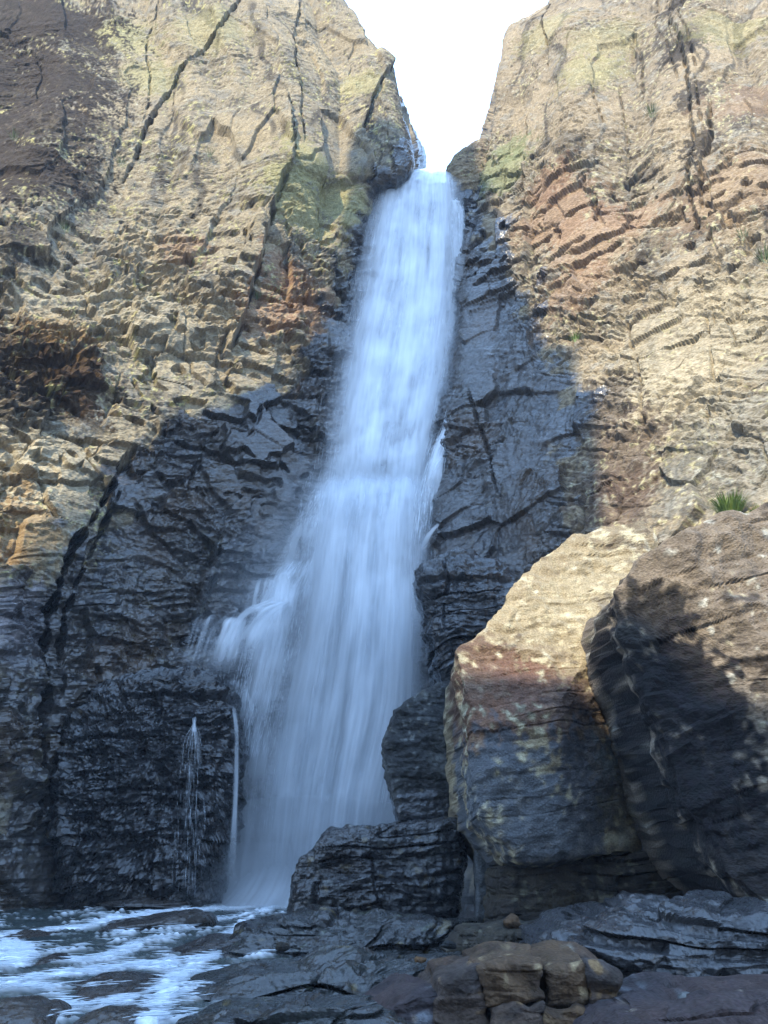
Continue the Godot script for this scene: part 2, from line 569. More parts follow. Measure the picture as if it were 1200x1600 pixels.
# a closed boulder: an outline (x, y) swelling to the front and back of the plane z0, cut by planes, bedded; each bed is a part
func boulder(o: Node3D, c: Dictionary) -> void:
	var line: Array = c.line
	var z0: float = c.z
	var curve := Curve2D.new()
	for p in line:
		curve.add_point(p)
	curve.add_point(line[0])
	var nt: int = c.around
	var nf: int = c.front
	var nb: int = c.get("behind", 14)
	var mid := Vector2.ZERO
	if c.has("middle"):
		mid = c.middle
	else:
		for p in line:
			mid += p / line.size()
	var bulge: float = c.bulge
	var depth: float = c.depth
	var power: float = c.get("power", 3.0)
	var bed: float = c.bed
	var bed_amp: float = c.bed_amp
	var rough: float = c.rough
	var dip: float = c.get("dip", 0.0)
	var dip_z: float = c.get("dip_z", 0.0)
	var s0: int = c.seed
	var style: Dictionary = c.style
	var cuts: Array = c.get("cuts", [])
	var joint: float = c.get("joint", 2.0)
	var chunky: float = c.get("chunky", 1.0)
	var nr := nf + nb
	var nu := nt + 1
	var pos := PackedVector3Array()
	pos.resize(nu * (nr + 1))
	var col := PackedColorArray()
	col.resize(nu * (nr + 1))
	var cell := PackedInt32Array()
	cell.resize(nu * (nr + 1))
	var damp := PackedByteArray()
	damp.resize(nu * (nr + 1))
	var wet_below: float = c.get("wet_below", -99.0)
	var wet_tone: Color = c.get("wet_tone", Color(0.052, 0.053, 0.055))
	var whole := curve.get_baked_length()
	var rim := PackedVector2Array()
	for i in nt:
		var p1 := curve.sample_baked(whole * i / nt, false)
		var p0 := curve.sample_baked(fposmod(whole * i / nt - c.get("soft", 0.12), whole), false)
		var p2 := curve.sample_baked(fposmod(whole * i / nt + c.get("soft", 0.12), whole), false)
		rim.append((p0 + p1 + p2) / 3.0)
	var half_way := pow(0.5, 1.0 / power)
	for j in nr + 1:
		var r := 0.0
		var zz := 0.0
		if j <= nf:
			var w := float(j) / nf
			if w < 0.66:
				r = w / 0.66 * half_way
				zz = bulge * pow(maxf(1.0 - pow(r, power), 0.0), 1.0 / power)
			else:
				var up := (1.0 - (w - 0.66) / 0.34) * half_way
				r = pow(maxf(1.0 - pow(up, power), 0.0), 1.0 / power)
				zz = bulge * up
		else:
			var w2 := float(j - nf) / nb
			if w2 < 0.6:
				var up2 := w2 / 0.6 * half_way
				r = pow(maxf(1.0 - pow(up2, power), 0.0), 1.0 / power)
				zz = -depth * up2
			else:
				r = (1.0 - (w2 - 0.6) / 0.4) * half_way
				zz = -depth * pow(maxf(1.0 - pow(r, power), 0.0), 1.0 / power)
		for i in nu:
			var rp: Vector2 = rim[i % nt]
			var xy := mid + (rp - mid) * r
			var z := z0 + zz
			for k in cuts:
				z = minf(z, z0 + k.z + k.x * (xy.x - mid.x) + k.y * (xy.y - mid.y))
			var p := Vector3(xy.x, xy.y, z)
			var side := (rp - mid).normalized()
			var f := pow(r, power)
			var dir := Vector3(side.x * f, side.y * f, (1.0 - f) * signf(zz + 0.001) + 0.02).normalized()
			var wx := n_warp.get_noise_3d(p.x * 1.5 + s0, p.y * 1.5, p.z * 1.5)
			var wy := n_warp.get_noise_3d(p.x * 1.5, p.y * 1.5 + 31.0 + s0, p.z * 1.5)
			var bb := (p.y - dip * p.x - dip_z * p.z + wx * 0.14) / bed
			bb += 0.35 * sin(bb * 1.7 + s0) + 0.25 * sin(bb * 0.63 + s0 * 2.0)
			var layer := int(floorf(bb))
			var fb: float = bb - layer
			var joint_at := (p.x * 0.8 + p.z * 0.6 + wy * 0.4) / joint
			var lj := int(floorf(joint_at))
			var fj: float = joint_at - lj
			var tj := clampf((fj - 0.95) / 0.05, 0.0, 1.0)
			var low := lerpf(chance(layer, lj + s0), chance(layer, lj + 1 + s0), tj) * 0.8 * chunky + chance(layer, 2 + s0) * 1.2 - 1.1
			var high := lerpf(chance(layer + 1, lj + s0), chance(layer + 1, lj + 1 + s0), tj) * 0.8 * chunky + chance(layer + 1, 2 + s0) * 1.2 - 1.1
			var out := bed_amp * lerpf(low, high, clampf((fb - 0.88) / 0.12, 0.0, 1.0))
			if fb > 0.82 and chance(layer + 7, lj + s0) > 0.4:
				out -= bed_amp * 0.6 * (1.0 - absf(fb - 0.91) / 0.09)
			if fj > 0.92 and chance(layer, lj + 31) > 0.5:
				out -= bed_amp * 0.7 * (1.0 - absf(fj - 0.96) / 0.04)
			out += rough * (0.34 * (n_cell.get_noise_3d(p.x * 0.9 + wx, p.y * 1.4, p.z * 0.9) + 0.5) + 0.14 * (n_chip.get_noise_3d(p.x * 2.6, p.y * 4.2 + wx, p.z * 2.6) + 0.5) + 0.07 * n_chip.get_noise_3d(p.x * 5.5, p.y * 7.5, p.z * 5.5))
			out += rough * (0.06 * n_ridge.get_noise_3dv(p) + 0.015 * n_fine.get_noise_3dv(p) + 0.10 * wy)
			pos[j * nu + i] = p + dir * out
			cell[j * nu + i] = (layer + 500) * 1000 + (lj + 300 if c.get("by_joint", false) else 0)
			var t := stone(style, p, p.x * 0.8 + p.z * 0.6, p.y, chance(layer, lj + s0))
			if p.y + wx * 0.5 + n_mid.get_noise_3dv(p) * 0.4 < wet_below:
				t = Color(t.r * 0.2, t.g * 0.21, t.b * 0.24) + wet_tone * (0.4 + 0.7 * chance(layer, lj))
				damp[j * nu + i] = 1
			col[j * nu + i] = t
	var us := PackedFloat32Array()
	us.resize(nu)
	split_faces(o, {"near": z0 > -22.0, "piece": "rock_bed", "most": c.get("most", 60), "all_wet": c.get("all_wet", false)}, pos, col, cell, damp, nu, nr + 1, us)


func build_structure() -> void:
	var look := styles()
	# left cliff: tall pillars above, rubbly blocks in the middle, soaked wall below
	var left := thing("cliff_left", "sunlit ochre cliff of jointed pillars left of the waterfall", "cliff", "", "structure")
	rock_face(left, {"rows": [
			[Vector3(-16.37, -0.00, -22.00), Vector3(-12.70, -0.40, -29.00), Vector3(-10.64, -0.60, -32.40), Vector3(-7.31, -0.65, -33.40), Vector3(-4.53, -0.72, -34.50), Vector3(-2.07, -0.77, -35.50), Vector3(-1.61, -1.03, -40.00)],
			[Vector3(-17.74, 3.83, -22.00), Vector3(-13.85, 4.68, -29.20), Vector3(-11.08, 5.08, -32.60), Vector3(-7.44, 5.19, -33.60), Vector3(-4.66, 5.32, -34.70), Vector3(-1.71, 5.47, -36.00), Vector3(-1.30, 6.06, -41.00)],
			[Vector3(-19.45, 7.54, -22.50), Vector3(-14.74, 9.35, -29.00), Vector3(-11.19, 10.24, -32.20), Vector3(-7.73, 10.69, -33.80), Vector3(-4.45, 11.03, -35.00), Vector3(-1.24, 11.45, -36.50), Vector3(-0.71, 12.98, -42.00)],
			[Vector3(-21.01, 10.84, -23.00), Vector3(-15.36, 13.17, -28.60), Vector3(-11.60, 14.42, -31.60), Vector3(-8.17, 15.34, -33.80), Vector3(-4.12, 16.01, -35.40), Vector3(-0.66, 16.68, -37.00), Vector3(0.00, 19.18, -43.00)],
			[Vector3(-22.75, 14.67, -23.50), Vector3(-16.18, 17.47, -28.40), Vector3(-12.30, 19.30, -31.60), Vector3(-8.07, 20.67, -34.00), Vector3(-4.10, 21.81, -36.00), Vector3(0.00, 22.95, -38.00), Vector3(0.84, 26.38, -44.00)],
			[Vector3(-24.93, 19.28, -24.20), Vector3(-17.57, 22.85, -29.00), Vector3(-13.33, 25.24, -32.20), Vector3(-8.13, 27.32, -35.00), Vector3(-4.32, 28.96, -37.20), Vector3(-1.59, 30.60, -39.40), Vector3(-1.16, 35.52, -46.00)],
			[Vector3(-27.96, 25.19, -25.40), Vector3(-19.55, 29.72, -30.20), Vector3(-14.78, 32.73, -33.40), Vector3(-7.96, 35.18, -36.00), Vector3(-3.92, 37.26, -38.20), Vector3(-1.74, 39.14, -40.20), Vector3(-1.72, 45.55, -47.00)],
			[Vector3(-30.60, 30.04, -26.60), Vector3(-21.12, 35.02, -31.20), Vector3(-15.63, 38.38, -34.30), Vector3(-7.30, 41.30, -37.00), Vector3(-3.18, 43.68, -39.20), Vector3(-1.29, 45.63, -41.00), Vector3(-1.27, 54.29, -49.00)],
			[Vector3(-31.72, 32.30, -27.00), Vector3(-21.83, 37.59, -31.60), Vector3(-15.94, 41.04, -34.60), Vector3(-6.85, 44.03, -37.20), Vector3(-0.91, 46.79, -39.60), Vector3(2.17, 49.32, -41.80), Vector3(2.88, 58.75, -50.00)],
			[Vector3(-34.08, 36.80, -28.00), Vector3(-23.34, 42.64, -32.60), Vector3(-16.57, 46.45, -35.60), Vector3(-7.26, 49.49, -38.00), Vector3(-1.44, 52.29, -40.20), Vector3(1.62, 55.08, -42.40), Vector3(2.19, 66.00, -51.00)],
			[Vector3(-35.72, 40.09, -28.60), Vector3(-24.39, 46.33, -33.20), Vector3(-17.06, 50.41, -36.20), Vector3(-7.56, 53.66, -38.60), Vector3(-2.24, 56.38, -40.60), Vector3(0.63, 59.37, -42.80), Vector3(1.00, 70.50, -51.00)],
			[Vector3(-37.10, 43.10, -29.00), Vector3(-25.28, 49.74, -33.60), Vector3(-17.72, 54.22, -36.70), Vector3(-8.31, 57.54, -39.00), Vector3(-3.60, 60.42, -41.00), Vector3(-0.22, 63.31, -43.00), Vector3(0.00, 76.30, -52.00)],
			[Vector3(-38.17, 45.47, -29.30), Vector3(-26.05, 52.56, -34.00), Vector3(-18.19, 57.09, -37.00), Vector3(-9.51, 60.41, -39.20), Vector3(-5.26, 63.43, -41.20), Vector3(-2.42, 66.14, -43.00), Vector3(-2.52, 79.72, -52.00)],
			[Vector3(-40.39, 50.19, -30.00), Vector3(-27.40, 57.70, -34.60), Vector3(-19.11, 62.59, -37.60), Vector3(-11.03, 66.18, -39.80), Vector3(-7.14, 69.12, -41.60), Vector3(-4.53, 72.05, -43.40), Vector3(-5.11, 87.71, -53.00)],
			[Vector3(-48.48, 66.46, -33.00), Vector3(-31.98, 74.37, -37.00), Vector3(-23.62, 80.30, -40.00), Vector3(-16.94, 84.25, -42.00), Vector3(-13.19, 87.41, -43.60), Vector3(-10.37, 90.18, -45.00), Vector3(-12.20, 109.94, -55.00)],
		],
		"us": [24, 130, 130, 80, 50, 12], "vs": [90, 80, 70, 80, 90, 90, 54, 26, 40, 28, 26, 20, 34, 40], "ref": 3, "seed": 5, "style": look.left, "wide": 2.7, "bed": 0.55, "amp": 0.60, "bed_amp": 0.15, "rough": 0.9, "crack": 0.28, "dip": -0.06,
		"stand": [Vector2(0, 1.0), Vector2(32, 0.95), Vector2(40, 0.75), Vector2(48, 0.65)],
		"tall": [Vector2(-20, -10), Vector2(0, 0), Vector2(26, 13), Vector2(34, 15.5), Vector2(90, 23)],
		"calm": [Vector2(0, 0.9), Vector2(18, 1.0), Vector2(24, 1.45), Vector2(34, 1.1), Vector2(40, 0.6), Vector2(48, 0.35)],
		"pillars": [Vector2(30, 0.0), Vector2(40, 2.2)],
		"pits": [Vector2(15, 0.0), Vector2(19, 0.35), Vector2(30, 0.45), Vector2(38, 0.25), Vector2(42, 0.0)],
		"cracks": [
			{"from": 43.19, "to": 66.18, "width": 0.40, "depth": 1.50, "step": 0.20, "path": [Vector2(43.19, -9.62), Vector2(46.67, -9.18), Vector2(51.53, -8.45), Vector2(56.13, -6.84), Vector2(60.41, -3.09), Vector2(66.18, -0.51)]},
			{"from": 49.49, "to": 70.26, "width": 0.16, "depth": 0.50, "step": 0.00, "path": [Vector2(49.49, -9.02), Vector2(57.85, -9.00), Vector2(64.14, -7.24), Vector2(70.26, -6.06)]},
			{"from": 44.47, "to": 66.18, "width": 0.30, "depth": 0.80, "step": 0.25, "path": [Vector2(44.47, 1.25), Vector2(48.72, 1.15), Vector2(57.00, 1.27), Vector2(66.18, 4.30)]},
			{"from": 26.84, "to": 50.32, "width": 0.55, "depth": 1.30, "step": 0.90, "path": [Vector2(26.84, -0.36), Vector2(30.28, 0.07), Vector2(34.63, 0.50), Vector2(38.91, 0.39), Vector2(42.85, 0.46), Vector2(50.32, 0.29)]},
			{"from": 35.18, "to": 44.47, "width": 0.20, "depth": 0.50, "step": 0.35, "path": [Vector2(35.18, 4.38), Vector2(39.58, 3.78), Vector2(44.47, 2.85)]},
			{"from": 41.61, "to": 57.27, "width": 0.28, "depth": 0.90, "step": 0.50, "path": [Vector2(41.61, 6.60), Vector2(47.57, 5.74), Vector2(50.79, 6.56), Vector2(57.27, 9.33)]},
			{"from": 2.75, "to": 21.07, "width": 0.60, "depth": 2.40, "step": 0.30, "path": [Vector2(2.75, -6.65), Vector2(6.47, -6.83), Vector2(11.86, -6.85), Vector2(14.99, -6.17), Vector2(18.08, -5.02), Vector2(21.07, -4.20)]},
			{"from": 7.88, "to": 18.41, "width": 0.40, "depth": 1.40, "step": 0.00, "path": [Vector2(7.88, -6.17), Vector2(12.19, -6.13), Vector2(15.34, -5.17), Vector2(18.41, -4.51)]},
			{"from": 17.36, "to": 20.67, "width": 0.30, "depth": 0.70, "step": 0.00, "path": [Vector2(17.36, -1.69), Vector2(19.16, -1.37), Vector2(20.67, -1.13)]},
			{"from": 11.86, "to": 16.03, "width": 0.40, "depth": 0.90, "step": 0.00, "path": [Vector2(11.86, -0.29), Vector2(14.05, 0.25), Vector2(16.03, 0.27)]},
			{"from": 3.95, "to": 10.69, "width": 0.50, "depth": 1.40, "step": 0.00, "path": [Vector2(3.95, -4.94), Vector2(9.25, -4.74), Vector2(10.69, -5.64)]},
		],
		"wet": [Vector2(10.33, -14.91), Vector2(11.57, -14.38), Vector2(13.97, -13.10), Vector2(18.56, -12.18), Vector2(21.21, -11.40), Vector2(23.10, -8.95), Vector2(25.64, -6.34), Vector2(29.72, -3.80), Vector2(33.51, -3.45), Vector2(39.02, -2.75), Vector2(45.79, -1.16), Vector2(47.52, 0.50), Vector2(49.44, 2.20)], "wet_side": 1.0, "seen_from": 0.85, "seen_to": 5.0})  # wet edge follows the shade line of the gully
	# right cliff
	var right := thing("cliff_right", "sunlit tan and orange cliff right of the waterfall", "cliff", "", "structure")
	rock_face(right, {"rows": [
			[Vector3(2.91, -1.15, -42.00), Vector3(2.41, -0.63, -33.00), Vector3(4.21, -0.48, -30.40), Vector3(6.02, -0.32, -27.50), Vector3(7.88, -0.12, -24.00), Vector3(9.19, 0.05, -21.00), Vector3(10.95, 0.39, -15.00)],
			[Vector3(2.49, 6.18, -42.00), Vector3(2.11, 5.17, -33.40), Vector3(4.38, 4.86, -30.80), Vector3(6.55, 4.49, -27.60), Vector3(8.61, 4.09, -24.20), Vector3(9.96, 3.71, -21.00), Vector3(11.86, 3.01, -15.00)],
			[Vector3(2.00, 13.26, -43.00), Vector3(1.78, 10.69, -33.80), Vector3(4.49, 9.97, -31.20), Vector3(7.07, 9.02, -27.80), Vector3(9.26, 8.04, -24.30), Vector3(10.68, 7.12, -21.00), Vector3(12.71, 5.44, -15.00)],
			[Vector3(2.14, 19.39, -43.50), Vector3(1.92, 15.68, -34.60), Vector3(4.84, 14.51, -31.80), Vector3(7.57, 13.01, -28.20), Vector3(9.91, 11.51, -24.60), Vector3(11.44, 10.13, -21.30), Vector3(13.79, 7.67, -15.40)],
			[Vector3(3.04, 26.66, -44.50), Vector3(2.73, 21.81, -36.00), Vector3(5.62, 20.04, -32.90), Vector3(8.43, 18.15, -29.60), Vector3(11.02, 15.98, -25.80), Vector3(12.76, 14.04, -22.40), Vector3(15.57, 10.62, -16.40)],
			[Vector3(4.41, 35.52, -46.00), Vector3(3.87, 29.26, -37.60), Vector3(6.68, 27.17, -34.80), Vector3(9.45, 24.49, -31.20), Vector3(12.45, 21.66, -27.40), Vector3(14.54, 19.13, -24.00), Vector3(18.18, 14.66, -18.00)],
			[Vector3(5.80, 46.49, -48.00), Vector3(4.99, 38.20, -39.20), Vector3(7.70, 35.75, -36.60), Vector3(10.45, 32.73, -33.40), Vector3(14.28, 28.96, -29.40), Vector3(16.83, 25.76, -26.00), Vector3(21.58, 20.10, -20.00)],
			[Vector3(6.70, 53.16, -49.00), Vector3(5.69, 43.63, -40.00), Vector3(8.38, 40.87, -37.40), Vector3(10.79, 37.70, -34.40), Vector3(15.37, 33.56, -30.50), Vector3(18.28, 30.07, -27.20), Vector3(23.52, 23.50, -21.00)],
			[Vector3(7.95, 58.75, -50.00), Vector3(6.67, 48.17, -40.80), Vector3(8.84, 45.41, -38.40), Vector3(11.41, 41.96, -35.40), Vector3(16.22, 37.24, -31.30), Vector3(19.35, 33.45, -28.00), Vector3(25.34, 26.55, -22.00)],
			[Vector3(8.96, 62.60, -50.00), Vector3(7.53, 51.80, -41.20), Vector3(9.88, 49.10, -39.00), Vector3(12.30, 45.42, -36.00), Vector3(16.97, 40.52, -32.00), Vector3(20.29, 36.47, -28.70), Vector3(26.64, 28.98, -22.60)],
			[Vector3(10.56, 69.58, -51.00), Vector3(8.81, 57.26, -41.80), Vector3(10.85, 54.31, -39.60), Vector3(13.03, 50.69, -36.90), Vector3(18.03, 45.33, -32.90), Vector3(21.63, 40.91, -29.60), Vector3(28.50, 32.60, -23.40)],
			[Vector3(11.75, 75.48, -51.50), Vector3(9.79, 62.08, -42.20), Vector3(11.84, 59.19, -40.20), Vector3(13.63, 55.30, -37.50), Vector3(18.95, 49.68, -33.60), Vector3(22.86, 45.07, -30.40), Vector3(30.08, 35.84, -24.00)],
			[Vector3(13.21, 81.59, -52.00), Vector3(10.99, 67.06, -42.60), Vector3(12.86, 64.13, -40.70), Vector3(14.29, 60.27, -38.20), Vector3(19.91, 54.24, -34.30), Vector3(24.07, 49.30, -31.10), Vector3(31.73, 39.26, -24.60)],
			[Vector3(18.33, 87.71, -53.00), Vector3(15.04, 71.40, -43.00), Vector3(15.81, 68.63, -41.30), Vector3(16.73, 64.87, -39.00), Vector3(21.25, 58.35, -35.00), Vector3(25.18, 53.13, -31.80), Vector3(33.26, 42.36, -25.20)],
			[Vector3(29.44, 111.92, -56.00), Vector3(23.98, 90.18, -45.00), Vector3(24.40, 88.20, -44.00), Vector3(24.20, 84.25, -42.00), Vector3(26.82, 76.34, -38.00), Vector3(29.90, 69.63, -34.60), Vector3(40.33, 56.58, -28.00)],
		],
		"us": [10, 60, 80, 105, 105, 24], "vs": [20, 60, 66, 80, 84, 84, 46, 34, 28, 36, 32, 30, 26, 40], "ref": 3, "seed": 71, "style": look.right, "wide": 2.5, "bed": 0.42, "amp": 0.45, "bed_amp": 0.12, "rough": 0.75, "crack": 0.24, "dip": 0.16,
		"stand": [Vector2(0, 1.0), Vector2(32, 0.9), Vector2(42, 0.7), Vector2(50, 0.65)],
		"tall": [Vector2(-20, -12), Vector2(0, 0), Vector2(26, 16), Vector2(36, 19), Vector2(90, 28)],
		"calm": [Vector2(0, 1.0), Vector2(30, 0.95), Vector2(40, 0.7), Vector2(50, 0.4)],
		"pillars": [Vector2(34, 0.0), Vector2(42, 1.8)],
		"pits": [Vector2(26, 0.0), Vector2(32, 0.45), Vector2(42, 0.4), Vector2(46, 0.0)],
		"cracks": [
			{"from": 53.86, "to": 65.19, "width": 0.35, "depth": 1.20, "step": -0.20, "path": [Vector2(53.86, -1.57), Vector2(58.46, -1.69), Vector2(65.19, -4.70)]},
			{"from": 36.44, "to": 51.44, "width": 0.35, "depth": 1.00, "step": -0.40, "path": [Vector2(36.44, -2.77), Vector2(39.15, -2.92), Vector2(47.07, -3.45), Vector2(51.44, -2.79)]},
			{"from": 34.51, "to": 67.17, "width": 0.40, "depth": 0.80, "step": -0.25, "path": [Vector2(34.51, 7.00), Vector2(39.15, 7.09), Vector2(44.98, 7.31), Vector2(50.69, 7.45), Vector2(58.46, 7.22), Vector2(67.17, 4.91)]},
			{"from": 39.15, "to": 67.17, "width": 0.25, "depth": 0.50, "step": 0.00, "path": [Vector2(39.15, 7.58), Vector2(44.32, 7.84), Vector2(50.69, 7.86), Vector2(58.46, 7.81), Vector2(67.17, 5.75)]},
			{"from": 51.59, "to": 67.17, "width": 0.22, "depth": 0.40, "step": 0.00, "path": [Vector2(51.59, 6.86), Vector2(57.62, 6.42), Vector2(67.17, 4.20)]},
			{"from": 37.01, "to": 49.83, "width": 0.35, "depth": 0.90, "step": 0.00, "path": [Vector2(37.01, 7.43), Vector2(43.52, 8.01), Vector2(49.83, 8.43)]},
			{"from": 49.83, "to": 61.57, "width": 0.35, "depth": 0.50, "step": 0.00, "path": [Vector2(49.83, 4.63), Vector2(54.86, 4.85), Vector2(61.57, 4.40)]},
			{"from": 45.80, "to": 52.31, "width": 0.30, "depth": 0.50, "step": 0.00, "path": [Vector2(45.80, 2.30), Vector2(48.14, 2.01), Vector2(52.31, 1.54)]},
			{"from": 39.15, "to": 53.15, "width": 0.20, "depth": 0.40, "step": 0.00, "path": [Vector2(39.15, 3.95), Vector2(42.09, 3.74), Vector2(53.15, 3.25)]},
			{"from": 14.92, "to": 22.19, "width": 0.25, "depth": 0.50, "step": 0.00, "path": [Vector2(14.92, -3.86), Vector2(18.15, -5.10), Vector2(22.19, -6.69)]},
			{"from": 18.15, "to": 30.36, "width": 0.22, "depth": 0.35, "step": 0.00, "path": [Vector2(18.15, 3.47), Vector2(22.19, 3.25), Vector2(30.36, 2.59)]},
			{"from": 18.15, "to": 30.36, "width": 0.22, "depth": 0.35, "step": 0.00, "path": [Vector2(18.15, 6.08), Vector2(23.98, 6.51), Vector2(30.36, 6.68)]},
		],
		"wet": [Vector2(9.54, 3.74), Vector2(10.83, 5.23), Vector2(12.72, 6.94), Vector2(14.63, 7.69), Vector2(18.91, 8.56), Vector2(21.06, 9.61), Vector2(25.74, 8.50), Vector2(29.41, 8.63), Vector2(36.60, 7.44), Vector2(44.71, 6.08), Vector2(48.72, 6.80)], "wet_side": -1.0, "seen_from": 1.0, "seen_to": 5.1})  # wet edge runs along the shade line on this side too
	# wall behind the water
	var back := thing("cliff_gully", "dark soaked rock wall behind the falling water", "cliff", "", "structure")
	rock_face(back, {"rows": [
			[Vector3(-3.32, -0.75, -35.00), Vector3(-1.51, -0.72, -34.60), Vector3(0.00, -0.72, -34.60), Vector3(1.51, -0.72, -34.60), Vector3(3.51, -0.71, -34.40), Vector3(5.05, -0.72, -34.60)],
			[Vector3(-3.63, 5.39, -35.30), Vector3(-1.66, 5.35, -34.90), Vector3(0.00, 5.35, -34.90), Vector3(1.66, 5.35, -34.90), Vector3(3.84, 5.32, -34.70), Vector3(5.52, 5.35, -34.90)],
			[Vector3(-3.92, 11.19, -35.60), Vector3(-1.79, 11.08, -35.20), Vector3(0.00, 11.08, -35.20), Vector3(1.79, 11.08, -35.20), Vector3(4.15, 11.03, -35.00), Vector3(5.96, 11.08, -35.20)],
			[Vector3(-4.25, 17.94, -35.80), Vector3(-1.94, 17.76, -35.40), Vector3(0.00, 17.76, -35.40), Vector3(1.94, 17.76, -35.40), Vector3(4.50, 17.66, -35.20), Vector3(6.46, 17.76, -35.40)],
			[Vector3(-4.43, 19.72, -36.80), Vector3(-2.02, 19.52, -36.40), Vector3(0.00, 19.52, -36.40), Vector3(2.02, 19.52, -36.40), Vector3(4.69, 19.42, -36.20), Vector3(6.73, 19.52, -36.40)],
			[Vector3(-4.64, 22.72, -37.60), Vector3(-2.12, 22.49, -37.20), Vector3(0.00, 22.49, -37.20), Vector3(2.12, 22.49, -37.20), Vector3(4.92, 22.38, -37.00), Vector3(7.06, 22.49, -37.20)],
			[Vector3(-5.15, 30.45, -39.20), Vector3(-2.35, 30.15, -38.80), Vector3(0.00, 30.15, -38.80), Vector3(2.35, 30.15, -38.80), Vector3(5.46, 30.00, -38.60), Vector3(7.84, 30.15, -38.80)],
			[Vector3(-5.71, 39.61, -40.70), Vector3(-2.61, 39.24, -40.30), Vector3(0.00, 39.24, -40.30), Vector3(2.61, 39.24, -40.30), Vector3(6.06, 39.05, -40.10), Vector3(8.70, 39.24, -40.30)],
			[Vector3(-6.18, 47.45, -41.90), Vector3(-2.83, 47.00, -41.50), Vector3(0.00, 47.00, -41.50), Vector3(2.83, 47.00, -41.50), Vector3(6.56, 46.78, -41.30), Vector3(9.42, 47.00, -41.50)],
			[Vector3(-6.18, 47.05, -42.90), Vector3(-2.83, 47.05, -42.50), Vector3(0.00, 47.05, -42.50), Vector3(2.83, 47.05, -42.50), Vector3(6.56, 47.05, -42.30), Vector3(9.42, 47.05, -42.50)],
			[Vector3(-6.18, 47.25, -46.90), Vector3(-2.83, 47.25, -46.50), Vector3(0.00, 47.25, -46.50), Vector3(2.83, 47.25, -46.50), Vector3(6.56, 47.25, -46.30), Vector3(9.42, 47.25, -46.50)],
			[Vector3(-6.18, 47.80, -57.90), Vector3(-2.83, 47.80, -57.50), Vector3(0.00, 47.80, -57.50), Vector3(2.83, 47.80, -57.50), Vector3(6.56, 47.80, -57.30), Vector3(9.42, 47.80, -57.50)],
		],
		"us": [20, 24, 24, 26, 20], "vs": [30, 26, 26, 10, 10, 24, 24, 20, 8, 8, 8], "ref": 2, "seed": 91, "style": look.slate, "wide": 1.8, "bed": 0.45, "amp": 0.5, "bed_amp": 0.22, "rough": 0.8, "crack": 0.4,
		"tall": [Vector2(-20, -12), Vector2(90, 54)], "all_wet": true, "most": 120})
	# bedrock floor in front, sloping left into the stream
	var floor_rock := thing("ground_rock", "dark greenish wet bedrock sloping to the stream in the foreground", "bedrock", "", "structure")
	rock_face(floor_rock, {"rows": [
			[Vector3(-2.34, -1.53, -6.80), Vector3(-1.24, -0.58, -6.50), Vector3(-0.17, -0.58, -6.50), Vector3(0.52, -0.58, -6.50), Vector3(1.31, -0.58, -6.50), Vector3(2.18, -0.58, -6.50), Vector3(3.48, -0.58, -6.50)],
			[Vector3(-2.73, -1.53, -8.90), Vector3(-1.63, -0.58, -8.60), Vector3(-0.24, -0.58, -8.60), Vector3(0.71, -0.58, -8.60), Vector3(1.78, -0.58, -8.60), Vector3(2.96, -0.58, -8.60), Vector3(4.74, -0.58, -8.60)],
			[Vector3(-3.17, -1.50, -11.30), Vector3(-2.07, -0.55, -11.00), Vector3(-0.31, -0.55, -11.00), Vector3(0.93, -0.55, -11.00), Vector3(2.32, -0.55, -11.00), Vector3(3.87, -0.55, -11.00), Vector3(6.19, -0.55, -11.00)],
			[Vector3(-3.37, -1.46, -13.80), Vector3(-2.27, -0.51, -13.50), Vector3(-0.39, -0.51, -13.50), Vector3(1.16, -0.51, -13.50), Vector3(2.89, -0.51, -13.50), Vector3(4.81, -0.51, -13.50), Vector3(7.70, -0.51, -13.50)],
			[Vector3(-3.51, -1.33, -16.80), Vector3(-2.41, -0.38, -16.50), Vector3(-0.48, -0.38, -16.50), Vector3(1.43, -0.38, -16.50), Vector3(3.58, -0.38, -16.50), Vector3(5.96, -0.38, -16.50), Vector3(9.54, -0.38, -16.50)],
			[Vector3(-3.30, -1.16, -19.30), Vector3(-2.20, -0.21, -19.00), Vector3(-0.55, -0.21, -19.00), Vector3(1.66, -0.21, -19.00), Vector3(4.16, -0.21, -19.00), Vector3(6.93, -0.21, -19.00), Vector3(11.08, -0.21, -19.00)],
			[Vector3(-2.73, -0.99, -21.30), Vector3(-1.63, -0.04, -21.00), Vector3(-0.62, -0.04, -21.00), Vector3(1.85, -0.04, -21.00), Vector3(4.62, -0.04, -21.00), Vector3(7.71, -0.04, -21.00), Vector3(12.33, -0.04, -21.00)],
			[Vector3(-2.73, -1.89, -24.30), Vector3(-1.63, -0.94, -24.00), Vector3(-0.62, -0.94, -24.00), Vector3(1.85, -0.94, -24.00), Vector3(4.62, -0.94, -24.00), Vector3(7.71, -0.94, -24.00), Vector3(12.33, -0.94, -24.00)],
		],
		"us": [8, 60, 40, 40, 40, 20], "vs": [8, 20, 24, 26, 24, 20, 10], "ref": 1, "seed": 111, "style": look.floor, "wide": 1.5, "bed": 0.6, "amp": 0.14, "bed_amp": 0.05, "rough": 0.35, "crack": 0.12, "flat": true, "dip": 0.25,
		"tall": [Vector2(0, 0), Vector2(40, 34)], "all_wet": true, "most": 200, "piece": "rock_slab"})
	# the land under and behind everything
	var land := MeshInstance3D.new()
	land.name = "ground"
	var sheet := PlaneMesh.new()
	sheet.size = Vector2(700, 700)
	sheet.subdivide_width = 8
	sheet.subdivide_depth = 8
	land.mesh = sheet
	land.position.y = -2.2
	var soil := StandardMaterial3D.new()
	soil.albedo_color = Color(0.16, 0.145, 0.12).linear_to_srgb()
	soil.roughness = 0.95
